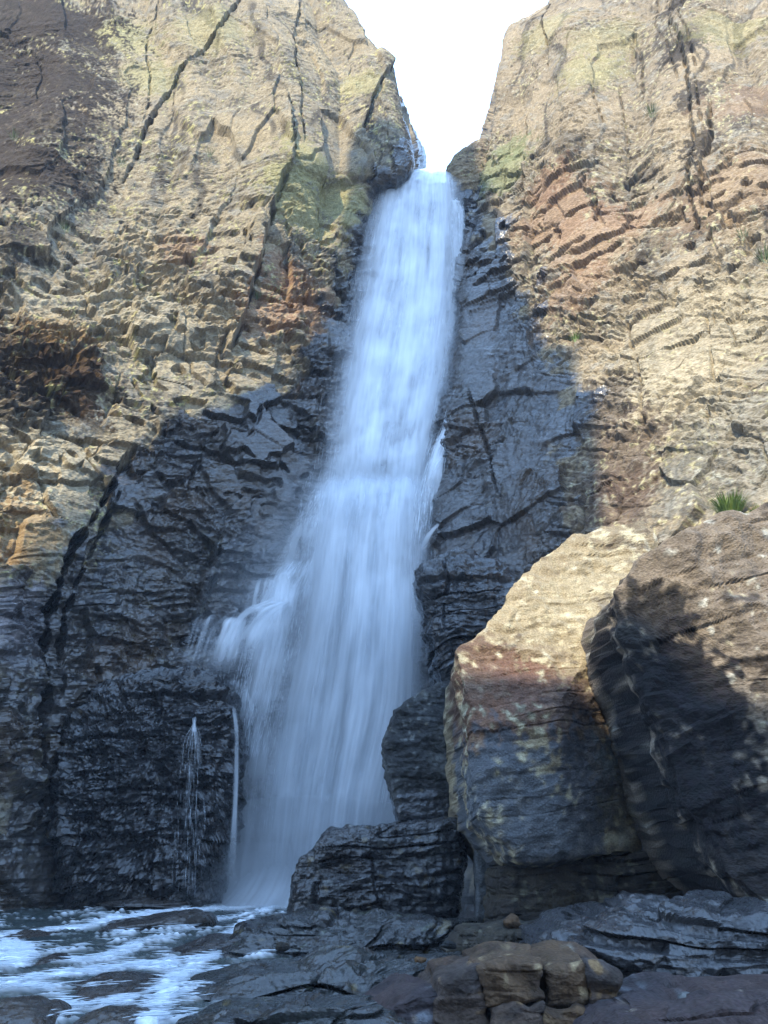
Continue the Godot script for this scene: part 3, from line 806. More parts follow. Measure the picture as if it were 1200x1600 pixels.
	soil.albedo_texture = noise_picture(0.01, 5, 0.6, 1.0, 31)
	soil.uv1_triplanar = true
	soil.uv1_world_triplanar = true
	soil.uv1_scale = Vector3(0.1, 0.1, 0.1)
	land.material_override = soil
	land.set_meta("kind", "structure")
	land.set_meta("label", "stony valley floor under the rocks and stream")
	land.set_meta("category", "ground")
	add_child(land)
	add_shade_caster()


# unseen sun blocker added behind the viewer, outlined to shade gully and pool
func add_shade_caster() -> void:
	var line: Array = [Vector2(-64.0, -3.0), Vector2(-54.0, 24.0), Vector2(-48.0, 44.0), Vector2(-45.0, 54.0), Vector2(-42.7, 59.4), Vector2(-42.3, 62.0), Vector2(-41.7, 64.9), Vector2(-41.3, 70.1), Vector2(-40.6, 73.8), Vector2(-39.1, 76.6), Vector2(-37.8, 79.8), Vector2(-36.4, 83.9), Vector2(-35.6, 88.6), Vector2(-35.7, 93.3), Vector2(-34.8, 106.4), Vector2(-33.1, 109.2), Vector2(-26.7, 110.1), Vector2(-24.0, 91.6), Vector2(-21.3, 79.8), Vector2(-18.7, 71.2), Vector2(-19.5, 68.5), Vector2(-20.0, 64.0), Vector2(-20.6, 60.5), Vector2(-22.0, 56.0), Vector2(-22.3, 48.0), Vector2(-20.8, 44.0), Vector2(-17.8, 43.2), Vector2(-16.2, 41.6), Vector2(-14.6, 40.0), Vector2(-13.0, 38.8), Vector2(-9.0, 33.0), Vector2(-4.0, 24.0), Vector2(6.0, 10.0), Vector2(14.0, -3.0)]
	var fine := PackedVector2Array()
	for k in line.size():
		var p: Vector2 = line[k]
		var q: Vector2 = line[(k + 1) % line.size()]
		var n := maxi(1, int(p.distance_to(q) / 1.2))
		for i in n:
			var e := p.lerp(q, float(i) / n)
			var r := (n_mid.get_noise_2d(e.x * 0.5, e.y * 0.5) + n_big.get_noise_2d(e.x, e.y)) * 0.5
			fine.append(e + Vector2(r, r * 0.6) if e.y > 5.0 else e)
	var tri := Geometry2D.triangulate_polygon(fine)
	var st := SurfaceTool.new()
	st.begin(Mesh.PRIMITIVE_TRIANGLES)
	st.set_color(Color(0.26, 0.21, 0.14))
	for face in 2:
		for k in range(0, tri.size(), 3):
			for m in [0, 1, 2]:
				var e: Vector2 = fine[tri[k + (m if face == 0 else 2 - m)]]
				st.add_vertex(Vector3(e.x, e.y, 30.0) if face == 0 else Vector3(e.x - 7.6, e.y * 0.96, 46.0))
	for k in fine.size():
		var e: Vector2 = fine[k]
		var g: Vector2 = fine[(k + 1) % fine.size()]
		var a := Vector3(e.x, e.y, 30.0)
		var b := Vector3(g.x, g.y, 30.0)
		var c := Vector3(g.x - 7.6, g.y * 0.96, 46.0)
		var d := Vector3(e.x - 7.6, e.y * 0.96, 46.0)
		for v in [a, b, c, a, c, d]:
			st.add_vertex(v)
	var m := MeshInstance3D.new()
	m.name = "shade_caster"
	m.mesh = st.commit()
	m.material_override = mats.dry
	m.set_meta("kind", "structure")
	m.set_meta("label", "added unseen rock mass shaped to cast the gully shade, outside the picture")
	m.set_meta("category", "shade_caster")
	add_child(m)


func style(base: Color, base2: Color, streak: float, streak_color: Color, lichen: float, lichen_color: Color, fleck: float, fleck_color: Color, stains_and_shade := []) -> Dictionary:
	return {"base": base, "base2": base2, "streak": streak, "streak_color": streak_color, "lichen": lichen, "lichen_color": lichen_color, "fleck": fleck, "fleck_color": fleck_color, "stains_and_shade": stains_and_shade}


func styles() -> Dictionary:
	var black := Color(0.07, 0.06, 0.05)
	var yellow := Color(0.44, 0.40, 0.17)
	var bone := Color(0.50, 0.47, 0.36)
	var all := {
		"left": style(Color(0.41, 0.335, 0.212), Color(0.30, 0.252, 0.175), 0.32, black, 0.34, yellow, 0.56, bone, [[Vector3(-5.04, 32.68, -37.15), 2.60, Color(0.35, 0.215, 0.130), 0.60], [Vector3(-6.24, 34.25, -36.66), 1.60, Color(0.35, 0.215, 0.130), 0.70], [Vector3(-7.04, 30.28, -35.89), 1.80, Color(0.35, 0.215, 0.130), 0.60], [Vector3(-11.61, 33.92, -34.66), 1.50, Color(0.35, 0.215, 0.130), 0.55], [Vector3(-4.61, 31.42, -37.29), 1.80, Color(0.35, 0.215, 0.130), 0.50], [Vector3(-5.66, 40.48, -37.60), 3.00, Color(0.42, 0.385, 0.175), 0.75], [Vector3(-3.05, 42.85, -39.26), 2.20, Color(0.42, 0.385, 0.175), 0.70], [Vector3(-5.18, 43.19, -37.91), 2.00, Color(0.42, 0.385, 0.175), 0.60], [Vector3(-19.75, 57.21, -36.60), 3.00, Color(0.42, 0.385, 0.175), 0.60], [Vector3(-16.73, 52.34, -36.61), 2.40, Color(0.42, 0.385, 0.175), 0.50], [Vector3(-13.20, 58.99, -38.26), 3.00, Color(0.42, 0.385, 0.175), 0.40], [Vector3(-1.94, 55.59, -40.56), 2.00, Color(0.42, 0.385, 0.175), 0.50], [Vector3(-25.47, 56.70, -34.89), 6.50, Color(0.060, 0.046, 0.034), 0.93], [Vector3(-23.10, 57.07, -35.60), 4.50, Color(0.060, 0.046, 0.034), 0.90], [Vector3(-23.94, 47.37, -33.55), 6.00, Color(0.060, 0.046, 0.034), 0.92], [Vector3(-21.66, 49.69, -34.72), 4.50, Color(0.060, 0.046, 0.034), 0.88], [Vector3(-21.13, 42.18, -33.15), 4.50, Color(0.060, 0.046, 0.034), 0.85], [Vector3(-21.57, 37.85, -31.76), 4.00, Color(0.060, 0.046, 0.034), 0.88], [Vector3(-19.34, 36.45, -32.30), 2.60, Color(0.060, 0.046, 0.034), 0.80], [Vector3(-27.49, 49.84, -33.03), 7.00, Color(0.060, 0.046, 0.034), 0.90], [Vector3(-23.61, 37.49, -31.02), 6.00, Color(0.060, 0.046, 0.034), 0.90], [Vector3(-20.98, 54.64, -35.86), 2.60, Color(0.060, 0.046, 0.034), 0.80], [Vector3(-18.54, 44.68, -34.66), 2.00, Color(0.060, 0.046, 0.034), 0.60], [Vector3(-18.14, 38.01, -33.22), 2.00, Color(0.060, 0.046, 0.034), 0.60], [Vector3(-19.23, 30.56, -30.60), 1.80, Color(0.055, 0.045, 0.036), 0.70], [Vector3(-16.23, 23.11, -29.85), 3.40, Color(0.075, 0.045, 0.022), 0.85], [Vector3(-14.89, 22.52, -30.56), 2.20, Color(0.075, 0.045, 0.022), 0.80], [Vector3(-16.08, 19.76, -29.00), 1.60, Color(0.055, 0.045, 0.036), 0.70], [Vector3(-16.10, 25.69, -30.71), 2.00, Color(0.36, 0.22, 0.09), 0.50], [Vector3(-15.08, 15.95, -29.01), 2.50, Color(0.50, 0.43, 0.29), 0.60], [Vector3(-14.12, 17.70, -29.99), 2.00, Color(0.50, 0.43, 0.29), 0.50], [Vector3(-15.10, 13.87, -28.87), 2.00, Color(0.36, 0.22, 0.09), 0.55], [Vector3(-17.01, 27.22, -30.67), 2.00, Color(0.50, 0.43, 0.29), 0.50], [Vector3(-13.70, 28.70, -32.87), 3.00, Color(0.50, 0.43, 0.29), 0.50], [Vector3(-11.66, 25.48, -33.07), 2.50, Color(0.50, 0.43, 0.29), 0.50], [Vector3(-8.90, 22.89, -33.90), 2.00, Color(0.50, 0.43, 0.29), 0.50], [Vector3(-14.59, 10.44, -29.26), 1.50, Color(0.42, 0.40, 0.42), 0.80], [Vector3(-14.39, 9.18, -29.38), 1.20, Color(0.42, 0.40, 0.42), 0.60]]),  # near-black brown blobs at upper left: stain plus a painted shadow
		"right": style(Color(0.375, 0.300, 0.195), Color(0.285, 0.230, 0.155), 0.34, black, 0.40, Color(0.44, 0.40, 0.22), 0.56, bone, [[Vector3(20.57, 56.26, -34.65), 1.60, Color(0.055, 0.045, 0.036), 0.85], [Vector3(19.62, 49.50, -33.23), 1.50, Color(0.055, 0.045, 0.036), 0.85], [Vector3(18.76, 43.48, -31.96), 1.30, Color(0.055, 0.045, 0.036), 0.80], [Vector3(17.74, 38.31, -30.82), 1.20, Color(0.055, 0.045, 0.036), 0.80], [Vector3(16.44, 34.00, -30.02), 1.20, Color(0.055, 0.045, 0.036), 0.70], [Vector3(20.88, 51.09, -33.05), 1.30, Color(0.055, 0.045, 0.036), 0.60], [Vector3(17.51, 51.72, -34.77), 0.90, Color(0.055, 0.045, 0.036), 0.50], [Vector3(15.64, 30.28, -29.03), 1.30, Color(0.055, 0.045, 0.036), 0.60], [Vector3(12.26, 42.60, -35.13), 1.50, Color(0.055, 0.045, 0.036), 0.45], [Vector3(14.84, 37.98, -32.29), 1.30, Color(0.055, 0.045, 0.036), 0.50], [Vector3(14.35, 30.26, -29.89), 1.20, Color(0.055, 0.045, 0.036), 0.40], [Vector3(10.68, 37.06, -34.30), 3.00, Color(0.35, 0.215, 0.130), 0.60], [Vector3(11.78, 33.36, -32.62), 3.00, Color(0.35, 0.215, 0.130), 0.50], [Vector3(10.48, 40.44, -35.48), 2.00, Color(0.27, 0.15, 0.085), 0.60], [Vector3(10.27, 29.59, -32.45), 2.20, Color(0.35, 0.215, 0.130), 0.50], [Vector3(13.77, 34.29, -31.65), 1.80, Color(0.35, 0.215, 0.130), 0.40], [Vector3(17.75, 32.37, -28.53), 4.00, Color(0.36, 0.24, 0.14), 0.50], [Vector3(21.21, 41.42, -29.98), 3.00, Color(0.33, 0.22, 0.14), 0.50], [Vector3(8.08, 46.18, -38.98), 2.60, Color(0.25, 0.27, 0.13), 0.70], [Vector3(8.75, 48.59, -39.36), 1.60, Color(0.25, 0.27, 0.13), 0.70], [Vector3(12.72, 61.32, -39.83), 2.50, Color(0.42, 0.385, 0.175), 0.40], [Vector3(14.74, 51.57, -36.10), 2.50, Color(0.42, 0.385, 0.175), 0.45], [Vector3(16.23, 55.91, -36.24), 3.00, Color(0.42, 0.385, 0.175), 0.35], [Vector3(22.82, 51.05, -32.17), 3.00, Color(0.42, 0.385, 0.175), 0.40], [Vector3(13.59, 22.06, -26.59), 5.00, Color(0.50, 0.43, 0.29), 0.50], [Vector3(11.56, 18.12, -26.40), 4.00, Color(0.50, 0.43, 0.29), 0.45], [Vector3(12.26, 14.64, -23.45), 4.00, Color(0.27, 0.27, 0.23), 0.40], [Vector3(9.61, 16.37, -27.56), 2.60, Color(0.16, 0.115, 0.085), 0.75], [Vector3(9.45, 20.02, -29.39), 2.00, Color(0.14, 0.11, 0.09), 0.70], [Vector3(8.97, 14.19, -27.13), 2.00, Color(0.15, 0.10, 0.07), 0.60]]),  # near-black blobs along the upper cleft: lichen plus its shade painted in
		"rightdry": style(Color(0.36, 0.28, 0.17), Color(0.27, 0.21, 0.14), 0.4, black, 0.4, Color(0.36, 0.36, 0.18), 0.6, bone),
		"slate": style(Color(0.060, 0.061, 0.064), Color(0.036, 0.036, 0.038), 0.35, Color(0.02, 0.02, 0.022), 0.6, Color(0.10, 0.10, 0.10), 0.7, Color(0.10, 0.09, 0.07)),
		"black": style(Color(0.026, 0.024, 0.024), Color(0.015, 0.014, 0.014), 0.3, Color(0.014, 0.013, 0.013), 0.55, Color(0.060, 0.060, 0.060), 0.62, Color(0.075, 0.055, 0.028)),
		"floor": style(Color(0.044, 0.047, 0.045), Color(0.022, 0.022, 0.023), 0.35, Color(0.018, 0.016, 0.015), 0.45, Color(0.075, 0.085, 0.062), 0.55, Color(0.12, 0.095, 0.045)),
		"ledge": style(Color(0.062, 0.066, 0.072), Color(0.030, 0.028, 0.028), 0.34, Color(0.02, 0.018, 0.017), 0.45, Color(0.10, 0.105, 0.10), 0.55, Color(0.13, 0.105, 0.06)),
		"grey": style(Color(0.15, 0.16, 0.165), Color(0.11, 0.11, 0.105), 0.36, Color(0.045, 0.045, 0.045), 0.5, Color(0.17, 0.175, 0.165), 0.66, Color(0.22, 0.20, 0.15)),
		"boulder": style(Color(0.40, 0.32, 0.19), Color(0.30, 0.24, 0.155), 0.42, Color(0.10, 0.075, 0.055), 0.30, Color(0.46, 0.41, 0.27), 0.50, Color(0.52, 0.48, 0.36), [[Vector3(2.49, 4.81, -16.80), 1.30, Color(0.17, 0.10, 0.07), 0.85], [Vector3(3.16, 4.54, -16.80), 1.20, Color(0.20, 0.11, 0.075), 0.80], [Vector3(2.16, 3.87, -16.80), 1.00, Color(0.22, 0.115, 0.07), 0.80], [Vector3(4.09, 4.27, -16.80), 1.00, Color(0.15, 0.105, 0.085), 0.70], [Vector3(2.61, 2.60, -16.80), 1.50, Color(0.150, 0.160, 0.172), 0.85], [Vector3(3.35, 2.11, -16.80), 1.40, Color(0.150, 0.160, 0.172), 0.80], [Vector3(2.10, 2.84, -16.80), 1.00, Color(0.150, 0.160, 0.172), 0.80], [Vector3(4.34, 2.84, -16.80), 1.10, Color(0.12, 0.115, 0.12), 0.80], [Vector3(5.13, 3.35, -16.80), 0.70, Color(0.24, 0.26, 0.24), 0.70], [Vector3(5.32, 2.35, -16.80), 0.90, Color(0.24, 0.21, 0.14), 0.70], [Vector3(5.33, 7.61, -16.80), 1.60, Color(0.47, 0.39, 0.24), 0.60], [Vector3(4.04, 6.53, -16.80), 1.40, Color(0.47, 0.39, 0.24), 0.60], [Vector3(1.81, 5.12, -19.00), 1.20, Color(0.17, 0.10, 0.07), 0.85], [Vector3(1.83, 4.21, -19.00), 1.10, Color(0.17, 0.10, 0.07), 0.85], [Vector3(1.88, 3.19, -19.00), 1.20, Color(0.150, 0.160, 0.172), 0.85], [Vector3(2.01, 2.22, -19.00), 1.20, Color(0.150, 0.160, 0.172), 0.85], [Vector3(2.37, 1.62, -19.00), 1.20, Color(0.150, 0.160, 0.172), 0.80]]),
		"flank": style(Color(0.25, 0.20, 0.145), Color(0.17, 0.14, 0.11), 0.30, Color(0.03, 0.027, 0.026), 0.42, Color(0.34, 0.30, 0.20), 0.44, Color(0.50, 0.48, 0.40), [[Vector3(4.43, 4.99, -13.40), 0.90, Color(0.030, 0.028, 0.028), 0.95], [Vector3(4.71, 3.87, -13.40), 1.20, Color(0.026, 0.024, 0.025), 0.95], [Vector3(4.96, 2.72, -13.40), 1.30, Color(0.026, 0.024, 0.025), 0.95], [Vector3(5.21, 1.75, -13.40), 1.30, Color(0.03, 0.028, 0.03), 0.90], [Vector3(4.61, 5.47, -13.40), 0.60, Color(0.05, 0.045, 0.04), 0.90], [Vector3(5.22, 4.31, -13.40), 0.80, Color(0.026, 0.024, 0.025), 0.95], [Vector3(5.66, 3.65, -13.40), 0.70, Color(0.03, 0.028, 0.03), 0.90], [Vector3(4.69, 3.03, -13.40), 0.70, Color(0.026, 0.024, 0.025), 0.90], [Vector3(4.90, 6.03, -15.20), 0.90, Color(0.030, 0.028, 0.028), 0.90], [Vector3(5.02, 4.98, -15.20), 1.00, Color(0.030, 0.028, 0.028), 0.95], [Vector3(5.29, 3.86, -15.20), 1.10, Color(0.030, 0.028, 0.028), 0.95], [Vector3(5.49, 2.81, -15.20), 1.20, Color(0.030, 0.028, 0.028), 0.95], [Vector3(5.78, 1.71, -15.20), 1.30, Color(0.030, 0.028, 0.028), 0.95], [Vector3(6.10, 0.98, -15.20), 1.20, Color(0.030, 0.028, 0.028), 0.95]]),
		"brownbed": style(Color(0.085, 0.070, 0.046), Color(0.045, 0.038, 0.034), 0.35, Color(0.02, 0.018, 0.016), 0.45, Color(0.14, 0.13, 0.09), 0.6, Color(0.18, 0.16, 0.12)),
		"rust": style(Color(0.20, 0.11, 0.050), Color(0.12, 0.078, 0.048), 0.35, Color(0.05, 0.035, 0.025), 0.5, Color(0.34, 0.25, 0.14), 0.6, Color(0.38, 0.34, 0.26)),
		"rust2": style(Color(0.15, 0.088, 0.048), Color(0.080, 0.066, 0.060), 0.35, Color(0.04, 0.03, 0.025), 0.45, Color(0.24, 0.15, 0.07), 0.6, Color(0.28, 0.25, 0.20)),
		"red": style(Color(0.085, 0.058, 0.052), Color(0.055, 0.048, 0.052), 0.38, Color(0.03, 0.025, 0.025), 0.45, Color(0.13, 0.135, 0.145), 0.62, Color(0.28, 0.22, 0.17)),
		"streamrock": style(Color(0.060, 0.050, 0.042), Color(0.035, 0.031, 0.030), 0.4, Color(0.02, 0.018, 0.018), 0.5, Color(0.07, 0.06, 0.045), 0.7, Color(0.10, 0.085, 0.06)),
	}
	all.left.grey = Color(0.25, 0.235, 0.195)
	all.right.grey = Color(0.27, 0.25, 0.205)
	all.left.crust_shade = 0.27
	all.right.crust_shade = 0.36
	all.boulder.crust_shade = 0.42
	return all


func build_rocks() -> void:
	var look := styles()
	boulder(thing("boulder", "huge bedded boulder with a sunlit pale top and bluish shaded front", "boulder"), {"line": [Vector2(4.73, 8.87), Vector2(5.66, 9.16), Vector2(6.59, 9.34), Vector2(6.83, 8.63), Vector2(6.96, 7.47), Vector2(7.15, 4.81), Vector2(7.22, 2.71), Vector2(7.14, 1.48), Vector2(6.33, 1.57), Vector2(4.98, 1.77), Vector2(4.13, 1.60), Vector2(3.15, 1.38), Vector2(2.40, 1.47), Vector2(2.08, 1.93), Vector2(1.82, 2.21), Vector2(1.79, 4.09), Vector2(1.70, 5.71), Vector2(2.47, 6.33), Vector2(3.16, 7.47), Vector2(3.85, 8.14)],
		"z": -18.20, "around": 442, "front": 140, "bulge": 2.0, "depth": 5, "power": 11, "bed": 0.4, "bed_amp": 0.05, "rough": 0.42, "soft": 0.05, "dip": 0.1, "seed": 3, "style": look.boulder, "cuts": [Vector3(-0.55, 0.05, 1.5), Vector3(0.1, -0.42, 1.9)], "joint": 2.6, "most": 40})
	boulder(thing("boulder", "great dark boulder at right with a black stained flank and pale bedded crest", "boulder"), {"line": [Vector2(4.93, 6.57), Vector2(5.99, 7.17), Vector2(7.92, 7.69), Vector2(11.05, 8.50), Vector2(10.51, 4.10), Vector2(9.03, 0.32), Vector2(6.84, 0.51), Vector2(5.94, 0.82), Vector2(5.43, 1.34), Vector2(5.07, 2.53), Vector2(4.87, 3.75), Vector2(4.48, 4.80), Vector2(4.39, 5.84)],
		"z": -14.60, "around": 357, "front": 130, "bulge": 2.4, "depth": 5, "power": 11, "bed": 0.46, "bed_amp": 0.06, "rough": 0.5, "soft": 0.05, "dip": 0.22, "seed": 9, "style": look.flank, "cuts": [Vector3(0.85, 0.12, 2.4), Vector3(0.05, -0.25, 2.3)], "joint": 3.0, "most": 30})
	boulder(thing("rock_block", "squat grey block leaning in front of the foot of the fall", "rock"), {"line": [Vector2(0.73, 5.79), Vector2(1.54, 6.28), Vector2(2.25, 6.59), Vector2(2.68, 5.83), Vector2(2.60, 2.45), Vector2(1.43, 2.35), Vector2(0.40, 2.50), Vector2(0.22, 3.47), Vector2(0.06, 4.26), Vector2(0.00, 4.71), Vector2(0.30, 5.38)],
		"z": -23.40, "around": 221, "front": 70, "bulge": 1.0, "depth": 3, "power": 9, "bed": 0.6, "bed_amp": 0.05, "rough": 0.4, "soft": 0.05, "dip": -0.05, "seed": 14, "style": look.grey, "cuts": [Vector3(-0.2, -0.25, 0.9)], "joint": 2.2, "wet_below": 3.2, "most": 12})
	boulder(thing("rock_step", "dark wet stepped rock jutting beside the lower fall", "rock"), {"line": [Vector2(1.22, 11.65), Vector2(2.46, 12.33), Vector2(4.15, 11.96), Vector2(5.52, 10.68), Vector2(4.66, 8.72), Vector2(3.04, 6.42), Vector2(2.28, 7.21), Vector2(1.93, 7.78), Vector2(1.73, 8.96), Vector2(1.43, 10.30)],
		"z": -27.60, "around": 255, "front": 80, "bulge": 1.3, "depth": 5, "power": 2.6, "bed": 0.45, "bed_amp": 0.22, "rough": 0.7, "dip": 0.08, "seed": 19, "style": look.slate, "joint": 1.4, "all_wet": true, "by_joint": true, "most": 60})
	boulder(thing("rock_ledge", "wet layered ledge block at the right edge of the pool", "rock"), {"line": [Vector2(-1.63, 2.02), Vector2(-1.31, 2.23), Vector2(0.33, 2.38), Vector2(2.01, 2.52), Vector2(2.07, 1.60), Vector2(1.76, 0.31), Vector2(0.63, 0.22), Vector2(-2.17, 0.33), Vector2(-2.23, 1.16), Vector2(-2.04, 1.57), Vector2(-1.72, 1.72)],
		"z": -21.40, "around": 289, "front": 90, "bulge": 1.3, "depth": 2.6, "power": 5, "bed": 0.36, "bed_amp": 0.16, "rough": 0.6, "dip": 0.06, "seed": 23, "style": look.ledge, "joint": 1.5, "all_wet": true, "by_joint": true, "most": 60})
	boulder(thing("rock_slab", "narrow upright grey slab in the dark cleft beside the boulder", "rock"), {"line": [Vector2(2.19, 1.97), Vector2(2.65, 2.00), Vector2(2.60, 0.23), Vector2(2.13, 0.23)],
		"z": -20.20, "around": 90, "front": 24, "bulge": 0.25, "depth": 0.5, "power": 3.5, "bed": 0.6, "bed_amp": 0.04, "rough": 0.2, "seed": 25, "style": look.grey, "joint": 2, "most": 6})
	boulder(thing("rock_ledge", "thin-bedded brown ledge under the overhanging boulder", "rock"), {"line": [Vector2(2.30, 1.39), Vector2(4.07, 1.47), Vector2(5.59, 1.67), Vector2(7.31, 1.39), Vector2(7.42, 0.20), Vector2(4.71, 0.11), Vector2(3.40, 0.08), Vector2(2.26, 0.22)],
		"z": -18.00, "around": 357, "front": 80, "bulge": 1.0, "depth": 2.4, "power": 6, "bed": 0.15, "bed_amp": 0.1, "rough": 0.4, "dip": 0.04, "seed": 29, "style": look.brownbed, "joint": 1.6, "by_joint": true, "most": 70})
	boulder(thing("rock_ledge", "blue-black wet ledge of broken slabs at lower right", "rock"), {"line": [Vector2(2.45, 0.43), Vector2(2.77, 0.65), Vector2(3.71, 0.74), Vector2(4.83, 0.78), Vector2(6.51, 0.84), Vector2(6.36, -0.52), Vector2(4.43, -0.41), Vector2(3.55, -0.35), Vector2(2.95, -0.22), Vector2(2.61, -0.02), Vector2(2.41, 0.20)],
		"z": -12.60, "around": 357, "front": 110, "bulge": 1.5, "depth": 3, "power": 2.6, "bed": 0.16, "bed_amp": 0.14, "rough": 0.7, "dip": -0.14, "chunky": 1.8, "seed": 33, "style": look.slate, "cuts": [Vector3(0, -0.9, 1.5)], "joint": 0.7, "all_wet": true, "by_joint": true, "most": 120})
	boulder(thing("rock_block", "tilted brown block at the left end of the rusty row", "rock"), {"line": [Vector2(0.59, 0.18), Vector2(1.01, 0.30), Vector2(1.06, 0.01), Vector2(1.12, -0.25), Vector2(0.61, -0.46), Vector2(0.48, -0.17)],
		"z": -9.90, "around": 110, "front": 40, "bulge": 0.35, "depth": 1.6, "power": 9, "bed": 0.3, "bed_amp": 0.035, "rough": 0.42, "seed": 300, "style": look.rust2, "cuts": [Vector3(-0.1, -0.35, 0.42)], "joint": 0.7, "soft": 0.02, "most": 12})
	boulder(thing("rock_block", "orange top block in the middle of the rusty row", "rock"), {"line": [Vector2(1.03, 0.33), Vector2(1.34, 0.39), Vector2(1.68, 0.39), Vector2(1.68, 0.07), Vector2(1.38, 0.02), Vector2(1.09, -0.02)],
		"z": -9.80, "around": 110, "front": 40, "bulge": 0.35, "depth": 1.6, "power": 9, "bed": 0.3, "bed_amp": 0.035, "rough": 0.42, "seed": 307, "style": look.rust, "cuts": [Vector3(0, -0.35, 0.42)], "joint": 0.7, "soft": 0.02, "most": 12})
	boulder(thing("rock_block", "dark rusty block low in the middle at the bottom edge", "rock"), {"line": [Vector2(1.12, -0.03), Vector2(1.66, 0.03), Vector2(1.64, -0.53), Vector2(1.13, -0.59)],
		"z": -9.70, "around": 110, "front": 40, "bulge": 0.35, "depth": 1.6, "power": 9, "bed": 0.3, "bed_amp": 0.035, "rough": 0.42, "seed": 314, "style": look.rust2, "cuts": [Vector3(0.1, -0.35, 0.42)], "joint": 0.7, "soft": 0.02, "most": 12})
	boulder(thing("rock_block", "square pale brown block right of the middle of the rusty row", "rock"), {"line": [Vector2(1.77, 0.29), Vector2(1.96, 0.35), Vector2(2.15, 0.36), Vector2(2.14, 0.02), Vector2(1.95, -0.03), Vector2(1.74, -0.04)],
		"z": -9.90, "around": 110, "front": 40, "bulge": 0.35, "depth": 1.6, "power": 9, "bed": 0.3, "bed_amp": 0.035, "rough": 0.42, "seed": 321, "style": look.rust, "cuts": [Vector3(-0.1, -0.35, 0.42)], "joint": 0.7, "soft": 0.02, "most": 12})
	boulder(thing("rock_block", "narrow brown block at the right end of the rusty row", "rock"), {"line": [Vector2(2.16, 0.36), Vector2(2.32, 0.33), Vector2(2.44, 0.23), Vector2(2.43, -0.11), Vector2(2.26, -0.16), Vector2(2.13, -0.13)],
		"z": -9.80, "around": 110, "front": 40, "bulge": 0.35, "depth": 1.6, "power": 9, "bed": 0.3, "bed_amp": 0.035, "rough": 0.42, "seed": 328, "style": look.rust2, "cuts": [Vector3(0, -0.35, 0.42)], "joint": 0.7, "soft": 0.02, "most": 12})
	boulder(thing("rock_block", "rusty brown block at the bottom edge under the pale brown one", "rock"), {"line": [Vector2(1.70, -0.04), Vector2(2.08, -0.03), Vector2(2.36, -0.18), Vector2(2.28, -0.59), Vector2(1.66, -0.59)],
		"z": -9.70, "around": 110, "front": 40, "bulge": 0.35, "depth": 1.6, "power": 9, "bed": 0.3, "bed_amp": 0.035, "rough": 0.42, "seed": 335, "style": look.rust, "cuts": [Vector3(0.1, -0.35, 0.42)], "joint": 0.7, "soft": 0.02, "most": 12})
	boulder(thing("rock_block", "purplish grey block left of the rusty row", "rock"), {"line": [Vector2(-0.28, -0.17), Vector2(0.14, 0.03), Vector2(0.58, 0.09), Vector2(0.62, -0.23), Vector2(0.57, -0.68), Vector2(-0.27, -0.74)],
		"z": -9.90, "around": 110, "front": 40, "bulge": 0.35, "depth": 1.6, "power": 9, "bed": 0.3, "bed_amp": 0.035, "rough": 0.42, "seed": 342, "style": look.red, "cuts": [Vector3(-0.1, -0.35, 0.42)], "joint": 0.7, "soft": 0.02, "most": 12})
	boulder(thing("rock_slab", "reddish flat slab along the bottom right edge", "rock"), {"line": [Vector2(2.03, -0.01), Vector2(2.48, 0.11), Vector2(3.23, 0.17), Vector2(4.37, 0.23), Vector2(4.29, -0.57), Vector2(1.91, -0.57)],
		"z": -8.80, "around": 204, "front": 70, "bulge": 1.0, "depth": 1.8, "power": 4, "bed": 0.14, "bed_amp": 0.1, "rough": 0.5, "seed": 43, "style": look.red, "joint": 0.7, "by_joint": true, "most": 40})
	boulder(thing("rock_buttress", "black wet buttress with two thin trickles left of the fall", "rock"), {"line": [Vector2(-11.93, 6.74), Vector2(-10.73, 7.88), Vector2(-9.39, 8.24), Vector2(-7.62, 8.29), Vector2(-6.58, 7.98), Vector2(-5.96, 7.23), Vector2(-5.69, 5.78), Vector2(-5.65, 3.48), Vector2(-5.75, 1.96), Vector2(-5.86, 0.10), Vector2(-10.78, -0.10), Vector2(-12.06, 2.60), Vector2(-12.14, 5.07)],
		"z": -30.60, "around": 289, "front": 90, "bulge": 1.2, "depth": 3.5, "power": 4, "bed": 0.7, "bed_amp": 0.16, "rough": 1.2, "dip": 0.02, "seed": 47, "style": look.black, "joint": 1.5, "all_wet": true, "by_joint": true, "most": 90})
	boulder(thing("skyline_rock", "small rock knob on the skyline right beside the lip", "rock"), {"line": [Vector2(4.79, 49.09), Vector2(5.41, 50.16), Vector2(6.72, 51.39), Vector2(7.82, 51.81), Vector2(9.41, 46.60), Vector2(7.85, 44.07), Vector2(5.97, 45.45), Vector2(5.01, 47.24)],
		"z": -41.60, "around": 140, "front": 36, "bulge": 1.0, "depth": 2.5, "power": 2.4, "bed": 0.9, "bed_amp": 0.1, "rough": 0.6, "seed": 51, "style": look.rightdry, "joint": 1.6, "most": 10})
	boulder(thing("rock_ledge", "black stepped ledge under the left veil of water", "rock"), {"line": [Vector2(-9.21, 11.16), Vector2(-8.02, 12.44), Vector2(-5.97, 12.94), Vector2(-3.90, 13.32), Vector2(-2.91, 10.86), Vector2(-3.63, 7.42), Vector2(-5.48, 5.81), Vector2(-6.71, 7.42), Vector2(-7.95, 8.68), Vector2(-9.01, 9.05)],
		"z": -34.40, "around": 204, "front": 60, "bulge": 1.3, "depth": 3, "power": 3, "bed": 0.8, "bed_amp": 0.32, "rough": 0.7, "seed": 55, "style": look.black, "cuts": [Vector3(0, -0.2, 1)], "joint": 1.2, "all_wet": true, "by_joint": true, "most": 40})
